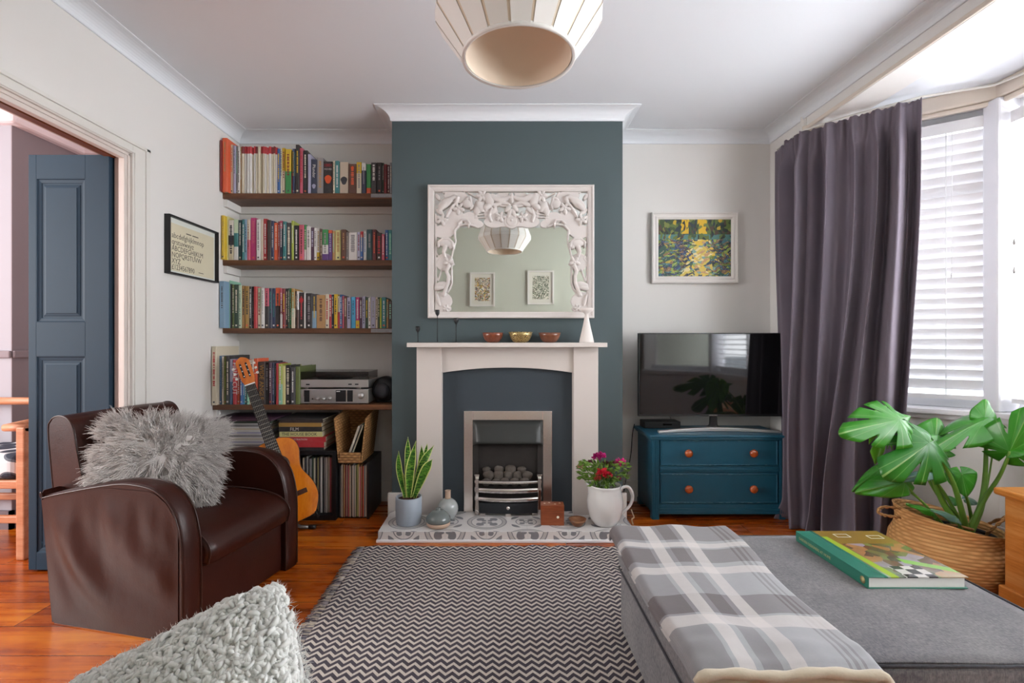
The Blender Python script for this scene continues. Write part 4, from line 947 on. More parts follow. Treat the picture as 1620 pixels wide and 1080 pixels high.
def strap_leaf(base, ctrl, tip, w, tw, par, cup=.25, nrm=(0, -1, 0)):
    pts = fit([base, ctrl, tip], 16); q = MB(); n = Vector(nrm).normalized(); us = []
    def f(u, v):
        i = u*16; k = min(int(i), 15); p = pts[k].lerp(pts[k+1], i-k); t = (pts[k+1]-pts[k]).normalized()
        s = t.cross(n).normalized(); a = tw*u; s = s*math.cos(a)+n*math.sin(a)
        wd = w*(.45+.55*smooth01(u*2.2))*(1-smooth01((u-.55)/.45)**1.2*.97); b = (v-.5)*2
        return p+s*(b*wd)+(-n*math.cos(a)+s.cross(t)*0)*(-(b*b)*wd*cup)
    q.grid(f, 17, 9, True, uv=True); return q.build('leaf', M_snake, par, world=True, recalc=False, solid=.0018)
def sp_(px, py, y): return P(px, py, y)
zb0 = 786
for bx, cx, cy, tx, ty, yy, w_, tw in ((641, 632, 745, 630.5, 713, 2.645, .017, .3), (644, 645, 725, 645.5, 691, 2.68, .016, -.3), (647, 649, 745, 658, 697, 2.63, .0245, .15), (653, 666, 735, 667, 704, 2.68, .019, .2), (652, 668, 735, 686.5, 704, 2.65, .021, .3),
                                   (655, 672, 745, 684, 726, 2.615, .024, -.25), (639, 638, 760, 636, 745, 2.665, .013, .2), (658, 672, 722, 676, 701, 2.70, .010, .1)):
    strap_leaf(P(bx, zb0+1, Yp), P(cx, cy, yy), P(tx, ty, yy), w_, tw, pp)
# round bottle vase and squat vase
M_celadon = mat('pale_celadon_glaze', '#a5aaa8', .12, var=.06, vs=9, Coat_Weight=.7); M_biscuit = mat('bare_biscuit_clay', '#cdb09a', .7, var=.05)
bv = thing('bottle_vase', 'round grey bottle vase with a bare clay neck, behind the squat one', 'vase', (X_(708, 2.70), 2.70, HT))
Yb = 2.71; xc = X_(708.5, Yb); r = (X_(725, Yb)-X_(692, Yb))/2; zc_ = HT+r*.97
q = MB(); q.lathe([(r*.45, HT), (r*.75, HT+r*.2)]+[(r*math.cos(R(a)), zc_+r*math.sin(R(a))*1.02) for a in range(-40, 74, 8)], (xc, Yb, 0), 40); q.build('body', M_celadon, bv, world=True)
zn = zc_+r*.95; q = MB(); zt_v = Z_(775.5, Yb); q.lathe([(r*.30, zn), (r*.27, zn+.01), (r*.27, zt_v-.003), (r*.30, zt_v), (r*.2, zt_v), (r*.18, zt_v-.02), (.001, zt_v-.02)], (xc, Yb, 0), 24); q.build('neck', M_biscuit, bv, world=True)
sv = thing('squat_vase', 'squat slate grey vase with a bare clay foot, nearest the hearth edge', 'vase', (X_(693.5, 2.6), 2.6, HT))
Ys = 2.60; xc = X_(693.5, Ys); r = (X_(713.5, Ys)-X_(674, Ys))/2; zT = Z_(803, Ys); zS = HT+.026
q = MB(); q.lathe([(r*.80, HT), (r*.93, HT+.008), (r*.97, zS)], (xc, Ys, 0), 40); q.build('foot', M_biscuit, sv, world=True)
q = MB(); q.lathe([(r*.975, zS), (r, zS+.010), (r*.94, zS+.024), (r*.74, zS+.040), (r*.45, zS+.055), (r*.22, zT-.014), (r*.15, zT-.007), (r*.19, zT), (r*.11, zT), (r*.09, zT-.01), (.001, zT-.01)], (xc, Ys, 0), 40); q.build('body', mat('slate_grey_glaze', '#6d7674', .1, var=.15, vs=10, Coat_Weight=.8), sv, world=True)
# wooden box
M_rose = wood_mat('reddish_carved_wood', '#5c2a17', '#8a4526', '#a8613a', 'x', .35)
wb = thing('wooden_box', 'small reddish wooden box with pale inlay spots on the hearth', 'box', (X_(873.5, 2.64), 2.64, HT), R(-3))
w2, h2 = .061, Z_(799, 2.61)-HT
q = MB(); q.box(-w2, w2, -.035, .035, 0, h2*.72); q.build('box_body', M_rose, wb, bevel=.002)
q = MB(); q.box(-w2, w2, -.035, .035, h2*.725, h2); q.build('lid', M_rose, wb, bevel=.002)
M_inlay = mat('pale_inlay', '#e2d6c4', .4)
for i, (a, b) in enumerate(((-.04, .0), (-.015, .012), (.015, -.01), (.04, .008))):
    q = MB(); q.lathe([(.006, h2), (.005, h2+.001), (.001, h2+.001)], (a, b, 0), 10); q.build('inlay', M_inlay, wb)
q = MB(); q.lathe([(.007, -.035), (.006, -.0365), (.001, -.0365)], (.028, 0, h2*.42), 10, 'y'); q.build('inlay', M_inlay, wb)
q = MB(); Yo = 2.60; xc = X_(913.5, Yo); r = (X_(928, Yo)-X_(900, Yo))/2; h = .038
q.lathe([(r*.35, HT), (r*.6, HT+h*.2), (r*.9, HT+h*.7), (r, HT+h), (r*.93, HT+h), (r*.8, HT+h*.65), (r*.45, HT+h*.3), (.001, HT+h*.25)], (xc, Yo, 0), 32)
tag(q.build('wooden_bowl', wood_mat('olive_wood', '#4a2c1c', '#7a4c30', '#a0704a', 'x', .4)), 'small empty wooden bowl on the hearth between box and jug', 'bowl')
# stoneware jug with flowers
Yj = 2.63; xc = X_(957, Yj)
jg = thing('jug', 'big glazed white stoneware jug on the hearth', 'jug', (xc, Yj, HT))
def jr(px): return px/F*Yj
prof = [(jr(16), HT), (jr(18.5), HT+.004), (jr(25), Z_(815, Yj)), (jr(28), Z_(800, Yj)), (jr(28.2), Z_(790, Yj)), (jr(26.5), Z_(780, Yj)), (jr(24.5), Z_(773, Yj)), (jr(24.2), Z_(769, Yj)), (jr(25.2), Z_(766, Yj)), (jr(24), Z_(765.6, Yj)), (jr(22.5), Z_(770, Yj)), (jr(23.5), Z_(780, Yj)), (jr(24), Z_(795, Yj))]
q = MB(); rs = []
for r, z in prof:
    ring = []
    for j in range(48):
        a = 2*PI*j/48; spout = max(0, math.cos(a-PI))**14*smooth01((z-Z_(782, Yj))/(Z_(765, Yj)-Z_(782, Yj)))
        rr = r*(1+.22*spout); ring.append(Vector((xc+rr*math.cos(a), Yj+rr*math.sin(a), z+.012*spout)))
    rs.append(ring)
q.rings(rs, True, True, True); q.build('body', M_gwhite, jg, world=True)
q = MB(); q.tube(fit([P(979.5, 781, Yj), P(985, 771, Yj), P(995, 771, Yj), P(1001, 785, Yj), P(996, 800, Yj), P(984, 811, Yj), P(979, 817, Yj)], 24), [.010]*12+[.0085]*13, 12, flat=.8); q.build('handle', M_gwhite, jg, world=True)
# bouquet
M_stem = mat('stem_green', '#4f7a2c', .5, var=.2, vs=30)
def leafmat(name, a, b): 
    t = NT(name); n = t.noise(t.obj(), 18, 3); t.set(Base_Color=t.mix(n, lin(a), lin(b)), Roughness=.45); return t.m
M_fl = leafmat('bouquet_leaf_green', '#2c5218', '#86ad3c')
bq = thing('bouquet', 'bunch of pink and red carnations with leaves standing in the white jug', 'flowers', (xc, Yj, HT+.02))
rf = random.Random(5)
heads = [(944, 724, 7.5, '#b01a72', .02, 'magenta'), (952, 721, 7, '#c0207e', -.01, 'magenta'), (982, 733, 8.5, '#e0208a', 0, 'bright pink'), (969, 735, 6.5, '#7c1740', .02, 'dark maroon'), (953, 749, 9.5, '#d01a34', -.04, 'red'), (961, 753, 8, '#c41430', -.035, 'red'), (978, 757, 4.5, '#a01858', -.02, 'crimson'), (918, 738, 5.5, '#c09080', 0, 'faded pink'), (946, 757, 5.5, '#a8402c', -.05, 'rusty'), (935, 731, 5, '#6a2038', .01, 'dark maroon'), (958, 733, 5, '#5a1c2c', .0, 'dark maroon')]
for px, py, rp, colr, dy, cn in heads:
    c = P(px, py, Yj+dy); q = MB(); r = rp/F*Yj
    for k in range(70):
        th, ph = rf.uniform(0, 2*PI), math.acos(rf.uniform(-.3, 1)); d = Vector((math.sin(ph)*math.cos(th), math.sin(ph)*math.sin(th), math.cos(ph)))
        d = Vector((d.x, d.y, d.z)); s = d.orthogonal().normalized(); s.rotate(Matrix.Rotation(rf.uniform(0, 6.3), 3, d)); t_ = d.cross(s)
        L = r*rf.uniform(.85, 1.2); w_ = r*.2
        q.add([c+d*L*.15, c+d*L*.7+s*w_, c+d*L+s*w_*.5+t_*w_*.5, c+d*L*1.03-s*w_*.4-t_*w_*.2, c+d*L*.7-s*w_], [(0, 1, 2, 3, 4)], False)
    q.build('flower_head', mat('petal_'+colr[1:], colr, .5, var=.35, vs=120), bq, world=True, recalc=False)
q = MB()
for k in range(26): 
    a = rf.uniform(0, 2*PI); rr = rf.uniform(.01, .06); top_ = Vector((xc+math.cos(a)*rr*1.4, Yj+math.sin(a)*rr*.8, rf.uniform(.30, .36)))
    q.tube([Vector((xc+math.cos(a)*rr*.5, Yj+math.sin(a)*rr*.5, .2)), top_], .0016, 5)
q.build('stems', M_stem, bq, world=True)
q = MB()
for k in range(520):
    px = rf.gauss(952, 17); py = rf.uniform(732, 768) if abs(px-952) < 24 else rf.uniform(728, 757); px = max(920, min(990, px))
    if py > 762 and abs(px-957) > 20: continue
    c = P(px, py, Yj+rf.uniform(-.045, .04)); d = Vector((px-955, rf.uniform(-14, 6), rf.uniform(-12, 22))).normalized(); s = d.orthogonal().normalized(); s.rotate(Matrix.Rotation(rf.uniform(0, 6.3), 3, d)); n_ = d.cross(s)
    L = rf.uniform(.018, .036); w_ = L*.24
    q.add([c, c+d*L*.4+s*w_+n_*.002, c+d*L, c+d*L*.4-s*w_+n_*.002, c+d*L*.45-n_*.002], [(0, 1, 4), (1, 2, 4), (2, 3, 4), (3, 0, 4)], False)
lo = q.build('foliage', M_fl, bq, world=True, recalc=False)
# gas pipe by the hearth
q = MB(); q.tube(fit([P(999, 806, 2.78), P(1001, 812, 2.74), P(1003, 818, 2.70), P(999.5, 821, 2.68), P(1001.5, 829, 2.62)], 20), .0035, 8)
tag(q.build('cord', mat('cream_cord', '#cdb79a', .6)), 'thin cream cord curling beside the right end of the hearth', 'cord')
# ------------------------------------------------------------------ ceiling pendant
lamp = thing('pendant_lamp', 'faceted white ribbed pendant lampshade hanging from the ceiling', 'lamp', (.056, 1.37, 1.80))
LX, LY = .056, 1.37; NF = 18
M_shade = NT('white_shade_strip'); M_shade = M_shade.set(Base_Color=lin('#e6e2df'), Roughness=.6, Subsurface_Weight=.0)
M_shade = mat('white_shade_panel', '#e9e5e1', .55, var=.01)
M_rib = mat('beige_shade_rib', '#dccbb6', .6, var=.02); M_lin = mat('shade_lining', '#ead8c4', .7, var=.02)
levels = [(.152, 1.797), (.229, 1.905), (.229, 1.93), (.20, 2.01), (.13, 2.10)]
def lp(k, r, z, dr=0, da=0):
    a = 2*PI*(k+da)/NF; return Vector((LX+(r+dr)*math.cos(a), LY+(r+dr)*math.sin(a), z))
for k in range(NF):
    q = MB(); g = .065
    for i in range(len(levels)-1):
        (r0, z0), (r1, z1) = levels[i], levels[i+1]
        q.add([lp(k, r0, z0, 0, g), lp(k, r0, z0, 0, 1-g), lp(k, r1, z1, 0, 1-g), lp(k, r1, z1, 0, g)], [(0, 1, 2, 3)], False)
    q.build('shade_panel', M_shade, lamp, world=True, recalc=False, solid=.0016)
q = MB(); 
for i in range(len(levels)-1):
    (r0, z0), (r1, z1) = levels[i], levels[i+1]; 
    for k in range(NF): q.add([lp(k, r0, z0, -.0012), lp(k, r0, z0, -.0012, 1), lp(k, r1, z1, -.0012, 1), lp(k, r1, z1, -.0012)], [(0, 1, 2, 3)], False)
q.build('lining', M_rib, lamp, world=True, recalc=False)
q = MB(); q.lathe([(.147, 1.797), (.156, 1.795), (.157, 1.806), (.150, 1.809), (.147, 1.797)], (LX, LY, 0), 64, cap=False); q.build('bottom_ring', M_shade, lamp, world=True)
q = MB(); q.lathe([(.146, 1.800), (.146, 1.83), (.135, 1.875), (.11, 1.905), (.06, 1.922), (.001, 1.925)], (LX, LY, 0), 64, cap=False); q.build('inner_diffuser', M_lin, lamp, world=True, recalc=False)
q = MB(); q.lathe([(.132, 2.10), (.132, 2.106), (.02, 2.106), (.02, 2.13), (.004, 2.14), (.004, ZC-.02), (.045, ZC-.018), (.05, ZC)], (LX, LY, 0), 32); q.build('cord_and_rose', M_trim, lamp, world=True)

# ------------------------------------------------------------------ painted chest of drawers
M_petrol = mat('petrol_blue_chalk_paint', '#17536a', .42, var=.14, vs=9, bump=.12, bs=70, bd=.0015)
M_wear = mat('worn_paint_edge', '#7fa3ad', .5, var=.4, vs=80)
M_knob = wood_mat('orange_varnished_wood', '#7a2f10', '#a84a1c', '#c9652c', 'x', .2, coat=.8)
KY = 2.84; kx0, kx1 = X_(1032, KY), X_(1243, KY); ktop = .487
kd = thing('chest_of_drawers', 'petrol blue painted chest with two drawers under the television', 'chest of drawers', ((kx0+kx1)/2, 3.0, 0))
def kb(nm, *b, par=kd, m=M_petrol, bev=.002): q = MB(); q.box(*b); return q.build(nm, m, par, world=True, bevel=bev)
q = MB(); q.box(kx0+.004, kx1-.004, KY+.012, 3.15, .035, ktop-.03); q.build('carcass', M_petrol, kd, world=True, bevel=.002)
q = MB(); q.box(kx0-.022, kx1+.018, KY-.018, 3.155, ktop-.018, ktop); q.box(kx0-.012, kx1+.010, KY-.010, 3.152, ktop-.030, ktop-.018); q.build('top', M_petrol, kd, world=True, bevel=.005)
for a, b in ((kx0, kx0+.040), (kx1-.036, kx1)):
    q = MB(); q.box(a, b, KY, KY+.04, 0, ktop-.03)
    for i in range(3): c_ = a+.008+i*.0105; q.box(c_, c_+.005, KY-.003, KY, .035, ktop-.035)
    q.build('fluted_stile', M_petrol, kd, world=True, bevel=.0015)
    q = MB(); q.box(a, b, 3.11, 3.15, 0, .036); q.build('rear_foot', M_petrol, kd, world=True)
dx0, dx1 = kx0+.043, kx1-.039
def zk(py): return Z_(py, KY)
q = MB(); q.box(dx0, dx1, KY+.002, KY+.012, zk(747), zk(738)); q.box(dx0, dx1, KY-.004, KY+.002, zk(744), zk(741)); q.box(dx0-.004, dx1+.004, KY+.002, KY+.012, .03, zk(798)); q.box(dx0-.004, dx1+.004, KY-.004, KY+.002, zk(808), zk(804)); q.box(dx0-.004, dx1+.004, KY-.004, KY+.004, .034, .05)
q.build('rails', M_petrol, kd, world=True, bevel=.0015)
for (y0_, y1_) in ((695.5, 737), (748.5, 796.5)):
    za, zb3 = zk(y1_), zk(y0_)
    d = kb('drawer', dx0+.002, dx1-.002, KY+.004, KY+.014, za, zb3)
    q = MB(); frame4(q, dx0+.006, dx1-.006, za+.004, zb3-.004, [(0, KY+.0042), (0, KY+.001), (.002, KY+.0), (.004, KY+.001), (.006, KY+.0042)], 0); q.build('edge_bead', M_petrol, d, world=True)
    q = MB(); wr = random.Random(int(y0_))
    for i in range(34):
        x = wr.uniform(dx0+.006, dx1-.03); L = wr.uniform(.004, .03); zz_ = za+.006 if wr.random() < .75 else zb3-.006
        q.box(x, x+L, KY-.0003, KY, zz_-.0006, zz_+.0006)
    q.build('worn_edge', M_wear, d, world=True)
    for px in (1087.5, 1189.5):
        q = MB(); zc = (za+zb3)/2+.002; r = .0235
        q.lathe([(.011, .004), (.010, -.006), (.013, -.010), (r*.8, -.014), (r, -.022), (r*.93, -.030), (r*.6, -.036), (.001, -.038)], (X_(px, KY), KY, zc), 24, 'y'); q.build('knob', M_knob, d, world=True)

# ------------------------------------------------------------------ television + box
TY = 2.955; tx0, tx1, tz0, tz1 = X_(1010.5, TY), X_(1237.5, TY), Z_(658.5, TY), Z_(526.5, TY)
tv = thing('television', 'flat screen television on a curved silver stand on the blue chest', 'television', ((tx0+tx1)/2, TY+.02, ktop))
M_screen = NT('black_glass_screen').set(Base_Color=(.006, .006, .007, 1), Roughness=.045, IOR=1.5, Specular_IOR_Level=.8)
q = MB(); q.box(tx0, tx1, TY, TY+.03, tz0, tz1); q.build('bezel', M_black, tv, world=True, bevel=.002)
q = MB(); q.box(tx0+.10, tx1-.10, TY+.03, TY+.055, tz0+.03, tz1-.12); q.build('rear_housing', M_black, tv, world=True, bevel=.006)
q = MB(); q.box(tx0+.006, tx1-.006, TY-.001, TY+.0005, tz0+.014, tz1-.006); q.build('screen', M_screen, tv, world=True)
text('SAMSUNG', .011, M_silver, tv, Matrix.Translation(Vector((X_(1128, TY), TY-.0012, tz0+.0065))-tv.location) @ Matrix.Rotation(PI/2, 4, 'X'), 'brand_lettering', depth=.0002)
q = MB(); rows = []; sx0, sx1 = X_(1038, 2.93), X_(1228, 2.93); n = 28
for j in range(n+1):
    u = j/n; x = sx0+(sx1-sx0)*u; bow = (2*u-1)**2; y = 2.945-.055*bow**.9; zt2 = ktop+.013+.010*(1-bow)**1.5
    rows.append([Vector((x, y-.012, ktop+.0006+.002*(1-bow))), Vector((x, y-.012, zt2)), Vector((x, y+.014, zt2+.003)), Vector((x, y+.014, ktop+.0006))])
q.rings(rows, True, True, False); q.build('stand', M_silver, tv, world=True, bevel=.002)
q = MB(); q.prism([((sx0+sx1)/2-.055, ktop+.016), ((sx0+sx1)/2+.055, ktop+.016), ((sx0+sx1)/2+.022, ktop+.035), ((sx0+sx1)/2+.018, tz0+.03), ((sx0+sx1)/2-.018, tz0+.03), ((sx0+sx1)/2-.022, ktop+.035)], TY+.004, TY+.028, 'xz'); q.build('neck', M_black, tv, world=True, bevel=.004)
q = MB(); q.box(X_(1019, 3.05), X_(1076, 3.05), 3.04, 3.145, ktop+.0004, ktop+.042); o = q.build('set_top_box', M_black, bevel=.003); tag(o, 'small black media box behind the left side of the television stand', 'media box')
q = MB(); q.box(X_(1048, 3.05), X_(1062, 3.05), 3.038, 3.041, ktop+.02, ktop+.030); q.build('display', M_screen, o, world=True)
q = MB(); q.tube(fit([(.86, 3.13, .50), (.845, 3.12, .44), (.83, 3.11, .3), (.80, 3.13, .12), (.79, 3.14, .01)], 24), .0028, 6); tag(q.build('power_cable', M_cord), 'black cable running down beside the left side of the blue chest', 'cable')
q = MB(); q.tube(fit([(1.05, 3.10, .60), (1.09, 3.13, .53), (1.10, 3.14, .489)], 12), .002, 5); tag(q.build('power_cable', M_cord), 'short black cable hanging behind the television stand', 'cable')
q = MB(); q.box(.735, .775, YB-.012, YB-.0005, .30, .36); tag(q.build('wall_socket', M_trim, bevel=.002), 'white wall socket low between chimney breast and chest', 'socket')

# ------------------------------------------------------------------ landscape painting
PY = 3.15; px0_, px1_, pz0, pz1 = X_(1031.5, PY), X_(1168.5, PY), Z_(447.5, PY), Z_(335.5, PY)
pa = thing('landscape_painting', 'white framed painting of dappled woodland light above the television', 'painting', ((px0_+px1_)/2, YB, pz0))
q = MB(); frame4(q, px0_, px1_, pz0, pz1, [(0, YB-.001), (0, PY), (.008, PY-.003), (.012, PY+.002), (.024, PY+.004), (.028, PY+.001), (.034, PY+.003), (.044, PY+.010), (.044, YB-.001)], 0); q.build('frame', mat('ivory_frame_paint', '#e3ddd8', .45, var=.02), pa, world=True)
def paint_mat():
    t = NT('dappled_landscape_paint'); o = t.obj(); x, y, z = t.xyz(o)      # object origin = picture base centre
    W, H = (px1_-px0_), (pz1-pz0); u = t.m_('DIVIDE', x, W); v = t.m_('DIVIDE', z, H)
    nz = t.noise(t.vec(t.m_('MULTIPLY', x, 9), t.m_('MULTIPLY', z, 9)), 1.0, 2)
    low = t.m_('LESS_THAN', v, .62)
    st = t.vec(t.m_('ADD', t.m_('MULTIPLY', x, 48), t.m_('MULTIPLY', nz, 6)), t.m_('ADD', t.m_('MULTIPLY', z, 88), t.m_('MULTIPLY', nz, 9)))
    vo = t.n('ShaderNodeTexVoronoi', {'Vector': st, 'Scale': 1.0}, voronoi_dimensions='2D'); r1, r2, r3 = t.xyz(vo.outputs['Color'])
    g1 = t.ramp(r1, [(.0, '#1f2a3e'), (.15, '#2f5346'), (.3, '#5b4a3c'), (.42, '#6f7f2f'), (.52, '#3f6f7a'), (.63, '#8a6a4c'), (.74, '#8fa64f'), (.84, '#30406a'), (.93, '#b9a23d')], 'CONSTANT')
    g2 = t.ramp(r2, [(.0, '#d9c05a'), (.25, '#e8d79a'), (.45, '#c99a6a'), (.6, '#7fa39a'), (.75, '#e6c23e'), (.9, '#2f4a55')], 'CONSTANT')
    cx = t.m_('ABSOLUTE', t.m_('SUBTRACT', u, .07)); wd = t.m_('MULTIPLY_ADD', t.m_('SUBTRACT', .62, v), .26, .09)
    m = t.m_('SUBTRACT', 1.0, t.m_('DIVIDE', cx, wd)); m = t.m_('MULTIPLY', t.m_('GREATER_THAN', t.m_('ADD', m, t.m_('MULTIPLY', t.m_('SUBTRACT', r3, .5), 1.1)), .25), 1.0)
    c = t.mix(m, g1, g2)
    st2 = t.vec(t.m_('ADD', t.m_('MULTIPLY', x, 75), t.m_('MULTIPLY', nz, 8)), t.m_('MULTIPLY', z, 42)); v2 = t.n('ShaderNodeTexVoronoi', {'Vector': st2, 'Scale': 1.0}, voronoi_dimensions='2D'); q1, q2, q3 = t.xyz(v2.outputs['Color'])
    up_ = t.ramp(q1, [(0, '#1d2a24'), (.2, '#3a4f28'), (.4, '#4f3c2c'), (.55, '#5d7030'), (.7, '#23343a'), (.85, '#77803a'), (.95, '#c4a52a')], 'CONSTANT')
    def gap(c0, w_): return t.m_('LESS_THAN', t.m_('ADD', t.m_('ABSOLUTE', t.m_('SUBTRACT', u, c0)), t.m_('MULTIPLY', t.m_('SUBTRACT', q2, .5), .05)), w_)
    yl = t.m_('MULTIPLY', t.m_('MAXIMUM', gap(.08, .045), gap(-.12, .035)), t.m_('MULTIPLY', t.m_('GREATER_THAN', v, .70), t.m_('GREATER_THAN', q3, .3)))
    up_ = t.mix(yl, up_, lin('#e0b51e'))
    water = t.m_('MULTIPLY', t.m_('GREATER_THAN', v, .62), t.m_('LESS_THAN', v, .69)); up_ = t.mix(t.m_('MULTIPLY', water, t.m_('GREATER_THAN', q3, .4)), up_, lin('#4f7f78'))
    c = t.mix(low, up_, c); edge = t.m_('LESS_THAN', vo.outputs['Distance'], .12)
    c = t.mix(t.m_('MULTIPLY', edge, t.m_('MULTIPLY', low, .5)), c, lin('#e9dfae'))
    t.set(Base_Color=c, Roughness=.5); t.bump(r3, .3, .002); return t.m
q = MB(); q.box(px0_+.043, px1_-.043, PY+.010, PY+.012, pz0+.043, pz1-.043); q.build('canvas', paint_mat(), pa, world=True)

# ------------------------------------------------------------------ alphabet poster on the left wall
po = thing('alphabet_poster', 'black framed alphabet poster on the left wall beside the shelves', 'poster', (XL, 2.68, 1.36))
qy0, qy1, qz0, qz1 = 2.462, 2.895, 1.36, 1.655; xw = XL+.001
def yzframe(q, y0, y1, z0, z1, prof):
    rs = []
    for (cy, cz, sy, sz) in ((y0, z0, 1, 1), (y1, z0, -1, 1), (y1, z1, -1, -1), (y0, z1, 1, -1), (y0, z0, 1, 1)):
        rs.append([Vector((x, cy+sy*i, cz+sz*i)) for i, x in prof])
    q.rings(rs, True, False, False)
q = MB(); yzframe(q, qy0, qy1, qz0, qz1, [(0, xw), (0, xw+.028), (.008, xw+.028), (.008, xw)]); q.build('frame', M_black, po, world=True)
q = MB(); q.box(xw, xw+.008, qy0+.007, qy1-.007, qz0+.007, qz1-.007); q.build('mount', mat('pale_mount', '#dcded6', .5, var=.02), po, world=True)
q = MB(); q.box(xw+.008, xw+.009, qy0+.022, qy1-.018, qz0+.020, qz1-.034); q.build('print', mat('aged_cream_paper', '#d8cfb4', .7, var=.05), po, world=True)
Mp = Matrix(((0, 0, 1, 0), (1, 0, 0, 0), (0, 1, 0, 0), (0, 0, 0, 1)))    # text x -> +Y, y -> +Z, normal +X
inkd = mat('print_ink', '#4a4238', .6)
def ptext(s, size, y, z, sx=1.0, al='LEFT'):
    text(s, size, inkd, po, Matrix.Translation(Vector((xw+.0092, y, z))-po.location) @ Mp, 'lettering', al, .0001, sx)
q = MB(); q.box(xw+.009, xw+.0094, 2.622, 2.665, 1.586, 1.591); q.box(xw+.009, xw+.0094, 2.675, 2.728, 1.586, 1.591); q.build('heading_rule', inkd, po, world=True)
ptext('abcdefghijklmnop', .040, 2.505, 1.560, .98); ptext('qrstuvwxyz', .040, 2.505, 1.527, .98); ptext('ABCDEFGHIJKLM', .038, 2.505, 1.494, .93); ptext('NOPQRSTUVW', .038, 2.505, 1.461, .95); ptext('XYZ', .038, 2.505, 1.430, .95); ptext('£1234567890', .038, 2.505, 1.399, .9)
q = MB(); q.tube([(xw+.0095, 2.66, 1.392), (xw+.0095, 2.665, 1.403), (xw+.0095, 2.675, 1.388), (xw+.0095, 2.70, 1.393), (xw+.0095, 2.715, 1.396), (xw+.0095, 2.76, 1.393)], .0009, 4) if False else q.box(xw+.009, xw+.0096, 2.73, 2.775, 1.396, 1.399); q.build('flourish', inkd, po, world=True)

# ------------------------------------------------------------------ two prints on the rear wall, seen in the mirror
M_mountb = mat('off_white_mount', '#dcd8cc', .7, var=.01)
def botan(name, stops, s1, s2):
    t = NT(name); o = t.obj(); n = t.noise(o, 9, 2, out='Color'); v = t.n('ShaderNodeVectorMath', {0: o, 1: n}, operation='ADD').outputs[0]
    vo = t.n('ShaderNodeTexVoronoi', {'Vector': v, 'Scale': s1}); r1, r2, r3 = t.xyz(vo.outputs['Color'])
    c = t.ramp(r1, stops, 'CONSTANT'); e = t.m_('LESS_THAN', t.m_('ABSOLUTE', t.m_('SUBTRACT', t.noise(o, s2, 1), .5)), .022)
    t.set(Base_Color=t.mix(t.m_('GREATER_THAN', vo.outputs['Distance'], .62), c, lin('#e2dccb')), Roughness=.6)
    return t.m
for x0, x1, z0_, z1_, m, lab in ((-.328, -.036, 1.428, 1.822, botan('wildflower_print', [(0, '#5d6d4a'), (.2, '#c9a23a'), (.4, '#e2dccb'), (.55, '#7c6a74'), (.7, '#a0543c'), (.85, '#3f5a4a')], 26, 22), 'white framed wildflower print on the rear wall, seen in the mirror'),
                               (.342, .648, 1.45, 1.843, botan('vine_leaf_print', [(0, '#3f5240'), (.35, '#e2dccb'), (.6, '#55684f'), (.85, '#6a5a4c')], 30, 18), 'white framed vine leaf print on the rear wall, seen in the mirror')):
    f = thing('framed_print', lab, 'picture', ((x0+x1)/2, YR, z0_), group='framed prints on the rear wall')
    q = MB(); frame4(q, x0, x1, z0_, z1_, [(0, YR+.001), (0, YR+.025), (.018, YR+.025), (.018, YR+.001)], 0); q.build('frame', M_trim, f, world=True)
    q = MB(); q.box(x0+.017, x1-.017, YR+.001, YR+.010, z0_+.017, z1_-.017); q.build('mount', M_mountb, f, world=True)
    q = MB(); q.box(x0+.058, x1-.058, YR+.010, YR+.011, z0_+.062, z1_-.062); q.build('print', m, f, world=True)

# ------------------------------------------------------------------ curtain
def velvet(name, col, col2):
    t = NT(name); n = t.noise(t.mapv(t.obj(), (1, 1, .35)), 9, 3); t.set(Base_Color=t.mix(n, lin(col), lin(col2)), Roughness=.85, Sheen_Weight=.45, Sheen_Roughness=.4, Sheen_Tint=lin('#b9aab4'))
    t.bump(t.noise(t.obj(), 500, 2), .15, .0006); return t.m
M_velvet = velvet('grey_mauve_velvet', '#5e5660', '#776d78')
cu = thing('curtain', 'floor-length mauve grey velvet curtain gathered beside the bay window', 'curtain', (1.8, 2.75, 0))
pathA = fit([(1.722, 3.08, 0), (1.716, 2.93, 0), (1.715, 2.80, 0), (1.83, 2.64, 0), (1.94, 2.52, 0), (2.055, 2.405, 0)], 60)
pathB = fit([(1.72, 2.99, 0), (1.705, 2.86, 0), (1.67, 2.76, 0), (1.70, 2.63, 0), (1.80, 2.51, 0), (1.96, 2.41, 0)], 60)
fr_ = random.Random(21); folds = []
